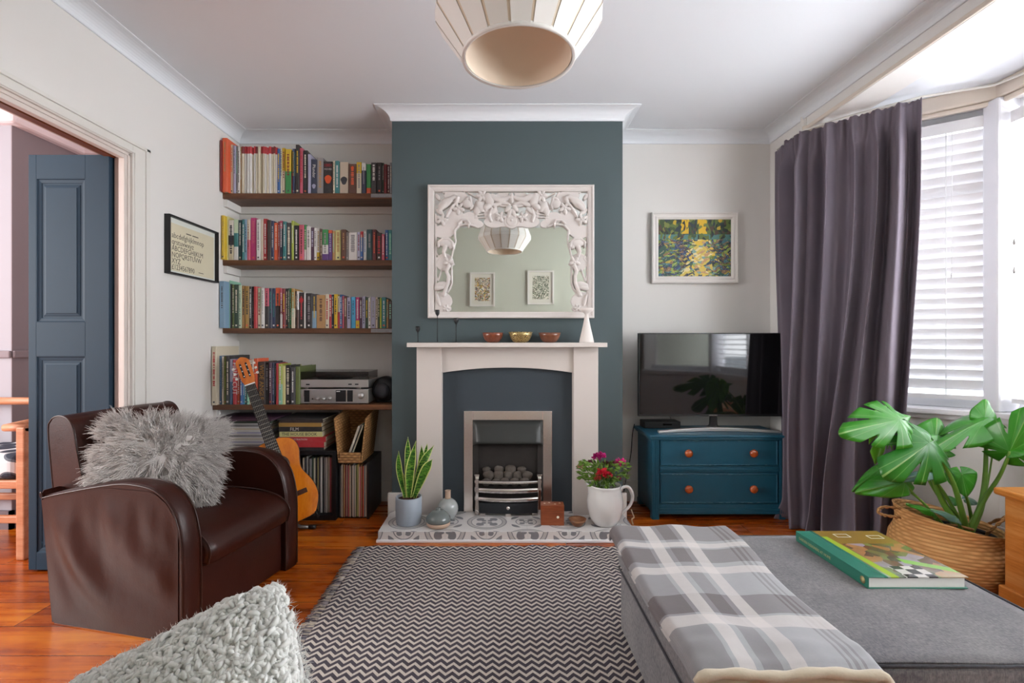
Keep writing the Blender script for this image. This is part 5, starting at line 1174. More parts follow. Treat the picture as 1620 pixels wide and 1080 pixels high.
def curt(s, h):
    """s 0..1 along, h 0..1 height"""
    i = s*60; k = min(int(i), 59); pt = pathA[k].lerp(pathA[k+1], i-k); pb = pathB[k].lerp(pathB[k+1], i-k)
    tn = (pathA[k+1]-pathA[k]).normalized(); n = Vector((tn.y, -tn.x, 0)); n = -n if n.x > 0 else n
    low = 1-h; p = pb.lerp(pt, smooth01(h*1.15+.0))
    top = smooth01((h-.90)/.08)
    ph = s*2*PI; edge = smooth01(s/.12)*smooth01((1-s)/.10)
    w1 = math.sin(ph*8.0+1.2*math.sin(ph*1.3)+.9*low*math.sin(ph*.9+1)); w2 = math.sin(ph*13+2.1*math.sin(ph*2.1+.6)-low*.8); w3 = math.sin(ph*21+3*math.sin(ph))
    body = (.054+.022*low)*w1*(abs(w1)**.15)+.026*w2*(1-.5*low)+.006*w3*h
    pleat = .018*math.sin(ph*17)*(1 if math.sin(ph*17) > -.2 else .4)
    a = body*(1-top)+(pleat+body*.3)*top
    wall_safe = smooth01((s-.02)/.3)
    a = a*(.06+.94*wall_safe)*(.55+.45*edge)+.002+.010*wall_safe
    q_ = p+n*a
    q_ += tn*(.012*math.sin(ph*8+.6)*(1-top)*edge + .03*math.sin(low*5+ph*3)*low*low*edge)
    z = .004+h*2.192
    if h < .05: # puddle
        q_ += n*(.05*(1-h/.05)*(.5+.5*math.sin(ph*4+1))*wall_safe)
    z += -.008*math.sin(ph*17)**2*top
    return Vector((q_.x, q_.y, z))
q = MB(); q.grid(curt, 260, 90, True); q.build('drape', M_velvet, cu, world=True, recalc=False, solid=.003)
q = MB(); tr = [v+Vector((0, 0, 2.208)) for v in pathA]; q.tube([v+Vector((.004, .004, 0)) for v in tr[2:]]+[Vector((2.30, 2.30, 2.208)), Vector((2.33, 2.2, 2.208)), Vector((2.33, .6, 2.208))], .006, 8)
tag(q.build('curtain_track', M_trim), 'slim white curtain track bent round the bay under the ceiling', 'curtain track')
q = MB(); q.tube([(XR-.001, 3.00, 2.09), (XR-.03, 3.0, 2.09), (XR-.03, 3.0, 2.11)], .004, 6); tag(q.build('curtain_hook', M_trim), 'tiny white wall hook left of the curtain top', 'hook')

# ------------------------------------------------------------------ venetian blinds
def slat_mat():
    t = NT('white_blind_slat'); t.set(Base_Color=lin('#e8e6e8'), Roughness=.4)
    b = t.b; tr_ = t.n('ShaderNodeBsdfTranslucent', {'Color': lin('#f0eef0')}); mx = t.n('ShaderNodeMixShader', {0: .03}); t.t.links.new(b.outputs[0], mx.inputs[1]); t.t.links.new(tr_.outputs[0], mx.inputs[2]); t.t.links.new(mx.outputs[0], t.t.nodes['Material Output'].inputs[0]); return t.m
M_slat = slat_mat(); M_tape = mat('white_blind_cord', '#eeeeee', .6, var=.01)
def blind(a, b, s0, s1, tilt, zt, zbot, lab, off=.012):
    d, n, L = seg_frame(a, b); out = n if n.x > 0 else -n
    bl = thing('venetian_blind', lab, 'blind', a+d*((s0+s1)/2)+Vector((0, 0, zbot)), group='white venetian blinds')
    base_ = a+out*off
    def pt(s, t, z): return base_+d*s+out*t+Vector((0, 0, z))
    def bx(s0, s1, t0, t1, z0, z1, nm, m):
        q = MB(); vs = [pt(s, t, z) for s in (s0, s1) for t in (t0, t1) for z in (z0, z1)]
        q.add(vs, [(0, 1, 3, 2), (4, 6, 7, 5), (0, 4, 5, 1), (2, 3, 7, 6), (0, 2, 6, 4), (1, 5, 7, 3)], False); return q.build(nm, m, bl, world=True, bevel=.001)
    bx(s0, s1, -.012, .04, zt, zt+.055, 'head_rail', M_slat)
    bx(s0, s1, -.008, .035, zbot, zbot+.022, 'bottom_rail', M_slat)
    sp = .0505; n_ = int((zt-zbot-.03)/sp); w_ = .0275
    for i in range(n_):
        z = zt-.03-i*sp; q = MB(); rows = []
        for s in (s0, s1):
            r_ = []
            for k in range(5):
                e = (k/4-.5)*2; t = e*w_*math.cos(tilt); dz = e*w_*math.sin(tilt); cr = .003*(1-e*e)
                r_.append(pt(s, .014+t, z+dz+cr))
            for k in range(4, -1, -1):
                e = (k/4-.5)*2; t = e*w_*math.cos(tilt); dz = e*w_*math.sin(tilt); cr = .003*(1-e*e)
                r_.append(pt(s, .014+t, z+dz+cr-.0022))
            rows.append(r_)
        q.rings(rows, True, True, False); q.build('slat', M_slat, bl, world=True)
    nc = 2 if (s1-s0) < 1 else 4
    for i in range(nc):
        s = s0+(s1-s0)*(.18+.5*i/(1) if nc == 2 else .1+.8*i/3)
        q = MB(); q.tube([pt(s, -.013, zt), pt(s, -.013, zbot+.02)], .0016, 5); q.tube([pt(s, .041, zt), pt(s, .041, zbot+.02)], .0016, 5); q.build('ladder_cord', M_tape, bl, world=True)
    return bl, pt
LA = (B1-A1).length
bl1, pt1 = blind(A1, B1, .26, LA-.03, R(-62), 2.05, .735, 'white venetian blind with tilted slats beside the curtain')
q = MB(); q.tube([pt1(.62, -.02, 2.05), pt1(.62, -.02, 1.35)], .001, 5); q.lathe([(.004, 1.33), (.006, 1.34), (.003, 1.355)], pt1(.62, -.02, 0), 10); q.build('tilt_cord', M_tape, bl1, world=True)
LB = (B2-B1).length
bl2, pt2 = blind(B1, B2, .05, LB/2-.02, R(-12), 2.03, .735, 'white venetian blind with open slats at the right edge of the room')
blind(B1, B2, LB/2+.02, LB-.05, R(-12), 2.03, .735, 'white venetian blind in the nearer half of the bay front')
for zz_ in (1.49, 1.36):
    q = MB(); q.lathe([(.005, zz_-.03), (.007, zz_-.02), (.003, zz_)], pt2(.085, -.03, 0), 10); q.tube([pt2(.085, -.03, zz_), pt2(.085, -.03, 2.03)], .0009, 5); q.build('tilt_cord', M_silver, bl2, world=True)
# ------------------------------------------------------------------ rug
RX0, RX1, RY0, RY1 = -.655, .62, .95, 2.445
def rug_mat():
    t = NT('chevron_woven_wool'); x, y, z = t.xyz(t.obj())
    wob = t.m_('MULTIPLY', t.m_('SUBTRACT', t.noise(t.obj(), 3, 2), .5), .012)
    tri = t.m_('PINGPONG', t.m_('ADD', t.m_('ADD', x, wob), 5.0), .0205)
    v = t.m_('DIVIDE', t.m_('ADD', t.m_('ADD', y, t.m_('MULTIPLY', tri, 1.05)), t.m_('MULTIPLY', wob, .6)), .0305)
    f = t.m_('FRACT', t.m_('ADD', v, 50.0))
    m = t.m_('LESS_THAN', f, .44)
    n = t.noise(t.obj(), 260, 2)
    dk = t.mix(n, lin('#353038'), lin('#57505a')); lt = t.mix(n, lin('#b5aaa0'), lin('#dfd6cc'))
    t.set(Base_Color=t.mix(m, dk, lt), Roughness=.95); t.bump(t.m_('ADD', t.m_('MULTIPLY', m, .4), n), .5, .003); return t.m
rg = thing('chevron_rug', 'flat woven rug with black and cream chevrons in front of the hearth', 'rug', ((RX0+RX1)/2, 1.7, 0))
q = MB()
rr_ = random.Random(9)
def rugf(u, v):
    x = RX0+(RX1-RX0)*u; y = RY0+(RY1-RY0)*v
    e = 1 if v > .999 else 0
    return Vector((x, y+e*.004*math.sin(x*43)+(e*.003*math.sin(x*91)), .0075+.0022*math.sin(x*9+y*4)*math.sin(y*7)+(.004*abs(math.sin(x*24)) if v > .985 else 0)))
q.grid(rugf, 120, 90, True); q.build('woven_field', rug_mat(), rg, world=True, recalc=False, solid=.006)
q = MB()
for k in range(620):
    y = RY0+(RY1-RY0)*k/620; L = rr_.uniform(.035, .055); a = rr_.uniform(-.35, .35); q.m = rr_.randint(0, 2)
    q.tube([(RX0+.002, y, .009), (RX0-L*.5, y+L*.25*a, .008+rr_.uniform(0, .004)), (RX0-L, y+L*a, .0035)], [.0017, .0016, .0012], 4)
o = q.build('fringe', [mat('fringe_cream', '#c6b8a4', .9), mat('fringe_dark', '#4a4550', .9), mat('fringe_grey', '#9a9294', .9)], rg, world=True); o['kind'] = 'stuff'

# ------------------------------------------------------------------ ottoman
def weave_mat(name, a, b, s=420):
    t = NT(name); n = t.noise(t.mapv(t.obj(), (1, 6, 1)), s*.25, 2); k = t.noise(t.mapv(t.obj(), (6, 1, 1)), s*.25, 2); l = t.noise(t.obj(), 7, 4)
    h = t.m_('MULTIPLY', t.m_('ADD', n, k), .5); f = t.m_('ADD', t.m_('MULTIPLY', h, .9), t.m_('MULTIPLY', t.m_('SUBTRACT', l, .5), .35))
    t.set(Base_Color=t.ramp(f, [(.3, a), (.62, b)]), Roughness=.9, Sheen_Weight=.15); t.bump(h, .35, .001); return t.m
M_otto = weave_mat('slate_grey_linen', '#55535a', '#8c8888')
OX0, OX1, OY0, OY1, OZ = .418, 1.335, 1.04, 1.737, .345
ot = thing('ottoman', 'large rectangular grey fabric ottoman under the plaid throw and green book', 'ottoman', ((OX0+OX1)/2, (OY0+OY1)/2, 0))
q = MB(); q.box(OX0+.006, OX1-.006, OY0+.006, OY1-.006, .02, .235); q.build('base', M_otto, ot, world=True, bevel=.02, seg=3)
q = MB(); 
def lid(u, v):   # soft top cushion
    x = OX0+(OX1-OX0)*u; y = OY0+(OY1-OY0)*v; e = min(u, 1-u, v, 1-v)
    return Vector((x, y, OZ-.004+.006*smooth01(e*6)+.0015*math.sin(x*13)*math.sin(y*11)))
q.box(OX0, OX1, OY0, OY1, .24, OZ-.006); q.build('cushion_side', M_otto, ot, world=True, bevel=.016, seg=4)
q = MB(); q.grid(lambda u, v: lid(.012+u*.976, .012+v*.976), 30, 24, True); q.build('cushion_top', M_otto, ot, world=True, recalc=False, solid=.004)
q = MB()
for z in (OZ-.006, .238):
    c_ = [(OX0, OY0), (OX1, OY0), (OX1, OY1), (OX0, OY1)]; pts = []
    for i in range(4):
        (x0, y0), (x1, y1) = c_[i], c_[(i+1) % 4]
        d = Vector((x1-x0, y1-y0)).normalized()*.014
        pts += [Vector((x0+d.x, y0+d.y, z)), Vector((x1-d.x, y1-d.y, z))]
    pts.append(pts[0]); q.tube(pts, .0035, 6)
q.build('piping', weave_mat('dark_piping', '#2f2f36', '#4c4b52'), ot, world=True)
for a, b in ((OX0+.06, OY0+.06), (OX1-.06, OY0+.06), (OX0+.06, OY1-.06), (OX1-.06, OY1-.06)):
    q = MB(); q.lathe([(.02, .0115 if a < .6 else 0), (.022, .02)], (a, b, 0), 14); q.build('foot', M_black, ot, world=True)

# ------------------------------------------------------------------ plaid throw
def plaid():
    t = NT('plaid_wool'); u, v, w_ = t.xyz(t.uv())
    def band(c, w, val): return t.m_('LESS_THAN', t.m_('ABSOLUTE', t.m_('SUBTRACT', val, c)), w)
    def mx(*a):
        r = a[0]
        for b in a[1:]: r = t.m_('MAXIMUM', r, b)
        return r
    bu = mx(band(.11, .12, u), band(.43, .05, u), t.m_('MULTIPLY', band(.86, .012, u), 1), band(.90, .008, u), band(.82, .008, u)); bv = mx(band(.10, .09, v), band(.335, .065, v), band(.70, .055, v))
    br = t.m_('ADD', t.m_('MULTIPLY', bu, .45), t.m_('MULTIPLY', bv, .65))
    cu_ = mx(band(.30, .042, u), band(.56, .042, u)); cv = mx(band(.235, .022, v), band(.465, .028, v), band(.80, .034, v))
    cr = t.m_('MINIMUM', t.m_('ADD', t.m_('MULTIPLY', cu_, .68), t.m_('MULTIPLY', cv, .68)), 1.0)
    tw = t.m_('SINE', t.m_('MULTIPLY', t.m_('ADD', u, t.m_('MULTIPLY', v, 1.6)), 900)); n = t.noise(t.obj(), 60, 3)
    c = t.mix(br, lin('#a0a0a4'), lin('#524648')); c = t.mix(cr, c, lin('#d5cdc9'))
    c = t.mix(t.m_('MULTIPLY', t.m_('MULTIPLY_ADD', tw, .5, .5), .18), c, lin('#d0ccca'))
    t.set(Base_Color=t.mix(t.m_('MULTIPLY', n, .12), c, lin('#44414a')), Roughness=.95, Sheen_Weight=.3); t.bump(t.m_('ADD', t.m_('MULTIPLY', tw, .3), n), .3, .0015); return t.m
M_plaid = plaid(); M_fleece = mat('cream_fleece', '#cdbfa8', .95, var=.08, vs=60, bump=.5, bs=140, bd=.003, Sheen_Weight=.4)
th = thing('plaid_throw', 'folded grey and cream plaid blanket laid over the left of the ottoman', 'blanket', (.6, 1.4, OZ))
TX0, TX1, TY0, TY1 = .385, .812, .992, 1.765
def thr(u, v, lift=0.0):
    # u across (left to right), v back to front
    y = TY1+(TY0-TY1)*v; xl = TX0-.012*math.sin(v*3); xr = TX1-.035*smooth01(v*1.2)+.008*math.sin(v*9)
    x = xl+(xr-xl)*u
    z = OZ+.024+.004*math.sin(v*11+u*3)*(1-abs(2*u-1))+.003*math.sin(u*14+v*5)+lift
    z += .013*math.exp(-((v-.86)/.05)**2)*math.exp(-((u-.35-.3*(v-.8))/.3)**2)
    z += .008*math.exp(-((v-.92)/.03)**2)*(.3+.7*math.sin(u*7+.5)**2)
    le = smooth01(u/.085); z -= (1-le)**2*.030; x -= 0*(1-le)
    if u < .02: x += .010
    re = smooth01((1-u)/.05); z -= (1-re)*.021
    be = smooth01(v/.04); z -= (1-be)**2*.026
    fe = smooth01((1-v)/.035); z -= (1-fe)**2*.010
    return Vector((x, y, z))
q = MB(); q.grid(lambda u, v: thr(u, v), 70, 120, True, uv=True); q.build('plaid_layer', M_plaid, th, world=True, recalc=False, solid=.008)
q = MB()
pts = [thr(.03+.96*k/40, 1.0)+Vector((0, -.008, .001)) for k in range(41)]; q.tube(pts, [.0125+.0015*math.sin(k*.9) for k in range(41)], 12, flat=.8)
q.build('rolled_hem', M_fleece, th, world=True)
q = MB()
def under(u, v):
    p = thr(.04+u*.93, .995); s = v
    if s < .2: return Vector((p.x, p.y+.004-s*.04, p.z-.006-s*.05))
    return Vector((p.x+.01*(1-2*u)*s, 1.003-.004*math.sin(u*9)-.012*math.sin(s*3), p.z-.016-(s-.2)*.16))
q.grid(under, 50, 16, True); q.build('fleece_layer', M_fleece, th, world=True, recalc=False, solid=.006)
q = MB()
for k in range(2):   # lower folded layers showing along the left edge
    q.grid(lambda u, v, k=k: Vector((TX0+.012+k*.004+.03*u, TY1-.02+(TY0-TY1+.03)*v, OZ+.0145-.006*k-.004*(1-u))), 4, 30, True)
q.build('folded_layer', M_plaid, th, world=True, recalc=False, solid=.004)

# ------------------------------------------------------------------ big green book
bz = OZ+.004; bx0, bx1, by0, by1, bh = 1.003, 1.275, 1.345, 1.672, .033
gb = thing('coffee_table_book', 'large green-spined garden design book lying on the ottoman', 'book', ((bx0+bx1)/2, (by0+by1)/2, bz))
M_gcov = mat('green_book_cloth', '#2f7764', .4, var=.05); 
def cover_mat():
    t = NT('printed_garden_cover'); x, y, z = t.xyz(t.obj()); W, H = bx1-bx0, by1-by0
    u = t.m_('ADD', t.m_('DIVIDE', x, W), .5); v = t.m_('ADD', t.m_('DIVIDE', y, H), .5)
    n = t.noise(t.obj(), 16, 3, out='Color'); vo = t.n('ShaderNodeTexVoronoi', {'Vector': t.obj(), 'Scale': 30.0}); r1, r2, r3 = t.xyz(vo.outputs['Color'])
    c = t.ramp(v, [(0, '#a9b6a0'), (.2, '#8a7a66'), (.45, '#7c5f42'), (.7, '#94752f'), (1, '#9a7a34')])
    c = t.mix(t.m_('MULTIPLY', t.m_('MULTIPLY', t.m_('LESS_THAN', v, .68), t.m_('GREATER_THAN', u, .3)), t.m_('MULTIPLY', t.noise(t.obj(), 26, 2), 1.1)), c, t.ramp(r1, [(0, '#6b2f2a'), (.2, '#7b8b52'), (.4, '#c98a5a'), (.6, '#3f3038'), (.8, '#b8a9c0'), (.92, '#5f7d3a')], 'CONSTANT'))
    lime = t.m_('MULTIPLY', t.m_('LESS_THAN', t.m_('ABSOLUTE', t.m_('SUBTRACT', u, t.m_('MULTIPLY_ADD', v, -.05, .27))), .04), t.m_('LESS_THAN', v, .85)); c = t.mix(lime, c, lin('#a8c23c'))
    l2 = t.m_('MULTIPLY', t.m_('LESS_THAN', t.m_('ABSOLUTE', t.m_('SUBTRACT', v, t.m_('MULTIPLY_ADD', u, -.5, .62))), .05), t.m_('GREATER_THAN', u, .62)); c = t.mix(l2, c, lin('#8fc05a'))
    ck = t.m_('MULTIPLY', t.m_('LESS_THAN', v, .2), t.m_('MULTIPLY', t.m_('GREATER_THAN', u, .38), t.m_('LESS_THAN', u, .7)))
    chk = t.n('ShaderNodeTexChecker', {'Vector': t.obj(), 'Scale': 34.0}).outputs['Fac']; c = t.mix(ck, c, t.mix(chk, lin('#3c3438'), lin('#dcd6d0')))
    c = t.mix(t.m_('LESS_THAN', u, .20), c, lin('#2f7764'))
    t.set(Base_Color=c, Roughness=.25, Coat_Weight=.5); return t.m
q = MB(); q.box(bx0+.004, bx1-.006, by0+.005, by1-.005, bz+.003, bz+bh-.003); q.build('pages', M_paper, gb, world=True)
q = MB(); q.box(bx0, bx1, by0, by1, bz+.0003, bz+.003); q.box(bx0, bx0+.003, by0, by1, bz+.003, bz+bh-.003); q.box(bx0, bx0+.045, by0, by1, bz+bh-.003, bz+bh); q.build('spine_cloth', M_gcov, gb, world=True, bevel=.001)
q = MB(); q.box(bx0+.045, bx1, by0, by1, bz+bh-.003, bz+bh); q.build('front_cover', cover_mat(), gb, world=True)
M_goldink = mat('gold_foil', '#cdbb84', .4, .2)
Ms = Matrix(((0, 0, -1, 0), (-1, 0, 0, 0), (0, 1, 0, 0), (0, 0, 0, 1)))
text('GARDEN DESIGNERS AT HOME', .0125, M_goldink, gb, Matrix.Translation(Vector((bx0-.0004, 1.575, bz+bh/2))-gb.location) @ Ms, 'title', 'CENTER', .0001, .9)
q = MB(); q.box(bx0-.0006, bx0+.001, 1.40, 1.46, bz+.013, bz+.019) if False else q.lathe([(.010, -.0006), (.001, -.0007)], (bx0, 1.365, bz+bh/2), 20, 'x'); q.build('emblem', M_goldink, gb, world=True)
q = MB(); frx = [(.105, .150, .273, .300), (.205, .250, .262, .288)]
for x0, x1, y0, y1 in frx:
    t_ = .0025; zz_ = bz+bh
    for b in ((x0, x1, y0, y0+t_), (x0, x1, y1-t_, y1), (x0, x0+t_, y0, y1), (x1-t_, x1, y0, y1)): q.box(bx0+b[0], bx0+b[1], by0+b[2], by0+b[3], zz_, zz_+.0003)
q.build('cover_label', mat('cover_white', '#e6e0d0', .4), gb, world=True)

# ------------------------------------------------------------------ leather armchair
def leather():
    t = NT('dark_brown_leather'); o = t.obj(); n = t.noise(o, 5, 4); f = t.noise(o, 160, 3)
    t.set(Base_Color=t.mix(n, lin('#240e09'), lin('#40190f')), Roughness=t.m_('MULTIPLY_ADD', n, .18, .30), Coat_Weight=.08, Coat_Roughness=.2, Specular_IOR_Level=.30)
    t.bump(t.m_('ADD', t.m_('MULTIPLY', f, .25), t.noise(t.mapv(o, (1, 1, .6)), 14, 3)), .22, .006); return t.m
M_lea = leather(); M_pip = mat('leather_piping', '#3a221c', .3, var=.1)
ac = thing('leather_armchair', 'dark brown leather club armchair with rounded arms facing the rug', 'armchair', (-1.27, 2.043, 0), math.atan2(-.225, .974))
prof = [(-.285, 0), (-.335, .44), (-.335, .455), (-.20, .487), (-.06, .515), (.03, .528), (.11, .526), (.17, .514), (.22, .482), (.256, .432), (.276, .365), (.285, .28), (.285, 0)]
TOPP = [(p[0], p[1]) for p in prof[2:]]
def ztop(x):
    for i in range(len(TOPP)-1):
        (x0, z0), (x1, z1) = TOPP[i], TOPP[i+1]
        if x <= x1: return z0+(z1-z0)*max(0, (x-x0))/(x1-x0+1e-9)
    return .2
for s, nm in ((-1, 'arm'), (1, 'arm')):
    q = MB(); n = len(prof); ys = [.232, .250, .300, .314] if s > 0 else [-.232, -.250, -.300, -.314]
    ins = [.006, 0, 0, .008]; cx, cz = 0, .25; rows = []
    for y, i_ in zip(ys, ins):
        rows.append([Vector((x*(1-i_/.3) , y, z if z < .01 else z-(i_ if z > .1 else 0))) for x, z in fit([Vector((a, b, 0)) for a, b in prof], 48) and [(v.x, v.y) for v in fit([Vector((a, b, 0)) for a, b in prof], 48)]])
    q.rings(rows, True, True, True); a_ = q.build(nm, M_lea, ac)
    # piping seams on both faces
    for y in (ys[0], ys[3]):
        p = MB(); p.tube([Vector((x*.985, y, max(.004, z-.006))) for x, z in [(v.x, v.y) for v in fit([Vector((a, b, 0)) for a, b in prof], 60)]], .0028, 6); p.build('seam', M_pip, a_)
    # outer side panel with drape folds
    p = MB(); sg = -1 if s < 0 else 1
    def pan(u, v, sg=sg):
        xl = -.283-.05*v; x = xl+(.268-xl)*u; zt_ = min(.505, ztop(x)-.014); zt_ = min(zt_, .53-5.5*max(0, x-.12)**2)
        z = .006+(zt_-.006)*v
        e = smooth01(min(u, 1-u)*7)*smooth01(min(v*1.5+.1, (1-v)*3.2))
        dx, dz = x-.24, z-.42; r = math.hypot(dx, dz*1.05); an = math.atan2(dz, dx)
        d = .0065*math.sin(r*30+1.0+.6*math.sin(an*2))*smooth01(r*3)+.004*math.sin(x*75+z*8)*math.exp(-(zt_-z)*11)
        dx2, dz2 = x+.30, z-.42; r2 = math.hypot(dx2, dz2); d += .006*math.sin((x+z*.75)*26+2*math.sin(z*6))*math.exp(-((x+.22+(.42-z)*-.45)/.12)**2)
        return Vector((x, sg*(.3165+max(-.002, .006+d)*e), z))
    p.grid(pan, 60, 50, True); p.build('side_panel', M_lea, ac, recalc=False)
# backrest
q = MB(); bp = [(-.36, .05), (-.385, .40), (-.415, .66), (-.405, .715), (-.37, .735), (-.325, .728), (-.295, .69), (-.275, .60), (-.235, .45), (-.19, .30), (-.19, .10)]
bpf = [(v.x, v.y) for v in fit([Vector((a, b, 0)) for a, b in bp], 44)]; rows = []
for y, i_ in ((-.238, .010), (-.228, 0), (-.12, -.008), (0, -.010), (.12, -.008), (.228, 0), (.238, .010)):
    c_ = (-.3, .4); rows.append([Vector((c_[0]+(x-c_[0])*(1-i_/.09*.5), y, c_[1]+(z-c_[1])*(1-i_*.6))) for x, z in bpf])
q.rings(rows, True, True, True); b_ = q.build('backrest', M_lea, ac)
for y in (-.236, .236):
    p = MB(); p.tube([Vector((x, y, z)) for x, z in bpf[4:]], .003, 6); p.build('seam', M_pip, b_)
# seat cushion (bulging front roll) + front apron
q = MB(); sp_f = [(-.20, .235), (-.20, .345), (-.05, .362), (.12, .362), (.22, .350), (.28, .325), (.312, .285), (.308, .245), (.28, .222), (.10, .225)]
spf = [(v.x, v.y) for v in fit([Vector((a, b, 0)) for a, b in sp_f]+[Vector((-.20, .235, 0))], 44)][:-1]; rows = []
for y, k in ((-.229, .80), (-.222, .93), (-.19, .99), (-.10, 1.0), (0, 1.01), (.10, 1.0), (.19, .99), (.222, .93), (.229, .80)):
    c_ = (.05, .292); rows.append([Vector((c_[0]+(x-c_[0])*(1-(1-k)*.35), y, c_[1]+(z-c_[1])*k+.003*math.sin(x*22+y*9))) for x, z in spf])
q.rings(rows, True, True, True); s_ = q.build('seat_cushion', M_lea, ac)
for y in (-.222, .222):
    p = MB(); p.tube([Vector((.05+(x-.05)*.985, y, .292+(z-.292)*.96)) for x, z in spf[3:40]], .003, 6); p.build('seam', M_pip, s_)
q = MB(); q.box(-.20, .262, -.231, .231, .004, .223); q.build('seat_base', M_lea, ac, bevel=.008)
q = MB(); q.box(-.34, -.20, -.231, .231, .004, .05); q.build('back_base', M_lea, ac)

# ------------------------------------------------------------------ shaggy and curly cushions
def pillow_pt(u, v, W, H, T, side):
    a, b = (u-.5)*2, (v-.5)*2
    k = (1-a*a)**.42*(1-b*b)**.42 if abs(a) < 1 and abs(b) < 1 else 0
    return Vector((a*W/2*(1-.04*(1-b*b)*a*a)*math.sqrt(1-.16*b**4), side*T/2*k, b*H/2*(1-.04*(1-a*a)*b*b)*math.sqrt(1-.16*a**4)))
def pillow(q, W, H, T, n=26):
    for side in (-1, 1): q.grid(lambda u, v: pillow_pt(u, v, W, H, T, side), n, n, True)
rp = random.Random(33)
def strand(q, root, d, L, w, curl=0.0, grav=0.0, seg=4, bend=None):
    s = d.orthogonal().normalized(); s.rotate(Matrix.Rotation(rp.uniform(0, 6.28), 3, d)); pts = []; p = root.copy(); dd = d.copy()
    for i in range(seg+1):
        pts.append(p.copy()); dd = (dd+Vector((0, 0, -grav))+s*curl+(bend or Vector((0, 0, 0)))).normalized(); p = p+dd*L/seg
    rs = []
    for i, p in enumerate(pts):
        t = (pts[min(i+1, seg)]-pts[max(0, i-1)]).normalized(); a = t.orthogonal().normalized(); b = t.cross(a); r = w*(1-.85*(i/seg)**1.5)
        rs.append([p+a*r, p-a*r*.5+b*r*.87, p-a*r*.5-b*r*.87])
    q.rings(rs, True, False, True)
M_fur = NT('silvery_long_fur'); _n = M_fur.noise(M_fur.obj(), 22, 3); M_fur.set(Base_Color=M_fur.mix(_n, lin('#b3aca8'), lin('#e4ddd9')), Roughness=.7, Sheen_Weight=.3); M_fur = M_fur.m
c0 = Vector((-1.34, 1.975, .548)); nrm = Vector((.48, -.80, .36)).normalized(); upv = Vector((0, 0, 1)); right = Vector((-nrm.y, nrm.x, 0)).normalized(); upl = nrm.cross(right); upl = -upl if upl.z < 0 else upl
rol = R(-9); r2 = right*math.cos(rol)+upl*math.sin(rol); u2 = -right*math.sin(rol)+upl*math.cos(rol)
MP = Matrix((( r2.x, -nrm.x, u2.x), (r2.y, -nrm.y, u2.y), (r2.z, -nrm.z, u2.z)))
pl = thing('shaggy_cushion', 'pale grey long-haired cushion sitting in the leather armchair', 'cushion', c0)
W, H, T = .40, .31, .13
q = MB(); pillow(q, W, H, T); q.v = [tuple(MP @ Vector(v)) for v in q.v]; q.build('cover', M_fur, pl)
q = MB()
for c in range(760):
    a, b = rp.uniform(-1, 1), rp.uniform(-1, 1)
    if rp.random() < .32:
        if rp.random() < .5: a = rp.choice([-1, 1])*rp.uniform(.9, 1)
        else: b = rp.choice([-1, 1])*rp.uniform(.9, 1)
    side = -1 if rp.random() < .9 else 1
    u, v = (a+1)/2, (b+1)/2; p = pillow_pt(u, v, W, H, T, side); e = .02
    pu = pillow_pt(min(1, u+e), v, W, H, T, side)-pillow_pt(max(0, u-e), v, W, H, T, side); pv = pillow_pt(u, min(1, v+e), W, H, T, side)-pillow_pt(u, max(0, v-e), W, H, T, side)
    n = pu.cross(pv); n = n.normalized() if n.length > 1e-9 else Vector((0, side, 0)); n = n if n.y*side > 0 else -n
    out = Vector((a, 0, b*.9)); out = out.normalized() if out.length > .05 else Vector((0, 0, 1))
    d = (n*.45+out*(.35+.7*max(abs(a), abs(b)))+Vector((rp.uniform(-.5, .5), 0, rp.uniform(-.6, .35)))).normalized(); L = rp.uniform(.040, .068)*(1.0 if max(abs(a), abs(b)) < .85 else 1.0)
    tip = p+d*L
    for k in range(10):
        rt = p+Vector((rp.gauss(0, .007), 0, rp.gauss(0, .007))); dd = (tip-rt).normalized(); dd = (dd+Vector((rp.gauss(0, .12), rp.gauss(0, .12), rp.gauss(0, .12)))).normalized()
        strand(q, MP @ rt, (MP @ dd).normalized(), L*rp.uniform(.8, 1.1), .0018, curl=rp.uniform(-.12, .12), grav=.10)
o = q.build('fur', M_fur, pl, recalc=False); o['kind'] = 'stuff'

M_curl = NT('pale_grey_curly_wool'); _n = M_curl.noise(M_curl.obj(), 14, 3); M_curl.set(Base_Color=M_curl.mix(_n, lin('#c8c8c4'), lin('#eeeeea')), Roughness=.9, Sheen_Weight=.35); M_curl = M_curl.m
Cc = Vector((-.362, .85, .628)); e1 = Vector((-.88, -.10, -.435)).normalized(); e2 = Vector((.90, -.50, -.56)); e2 = (e2-e1*e2.dot(e1)).normalized(); n3 = e1.cross(e2); n3 = n3 if n3.y < 0 else -n3
S_ = .46; cen = Cc+e1*S_/2+e2*S_/2
MC = Matrix(((e1.x, -n3.x, e2.x), (e1.y, -n3.y, e2.y), (e1.z, -n3.z, e2.z)))
cc = thing('curly_cushion', 'pale grey curly wool cushion in the near left foreground', 'cushion', cen)
T2 = .17
q = MB(); pillow(q, S_, S_, T2, 36); q.v = [tuple(MC @ Vector(v)) for v in q.v]; q.build('cover', M_curl, cc)
q = MB()
def curl_tuft(p, n, tdir, L, w, k):
    """fat comma-shaped lock"""
    seg = 6; pts = []; ang = 0; d = (n*.75+tdir*.65).normalized(); ax = n.cross(tdir).normalized(); ax = (ax+n*rp.uniform(-.7, .7)).normalized(); pp = p-n*.002
    for i in range(seg+1):
        pts.append(pp.copy()); d.rotate(Matrix.Rotation(k, 3, ax)); pp = pp+d*L/seg
    q.tube([MC @ x for x in pts], [w*(.75+.5*math.sin(PI*min(1, i/seg*1.1)))*(1 if i < seg else .35) for i in range(seg+1)], 5, cap=True)
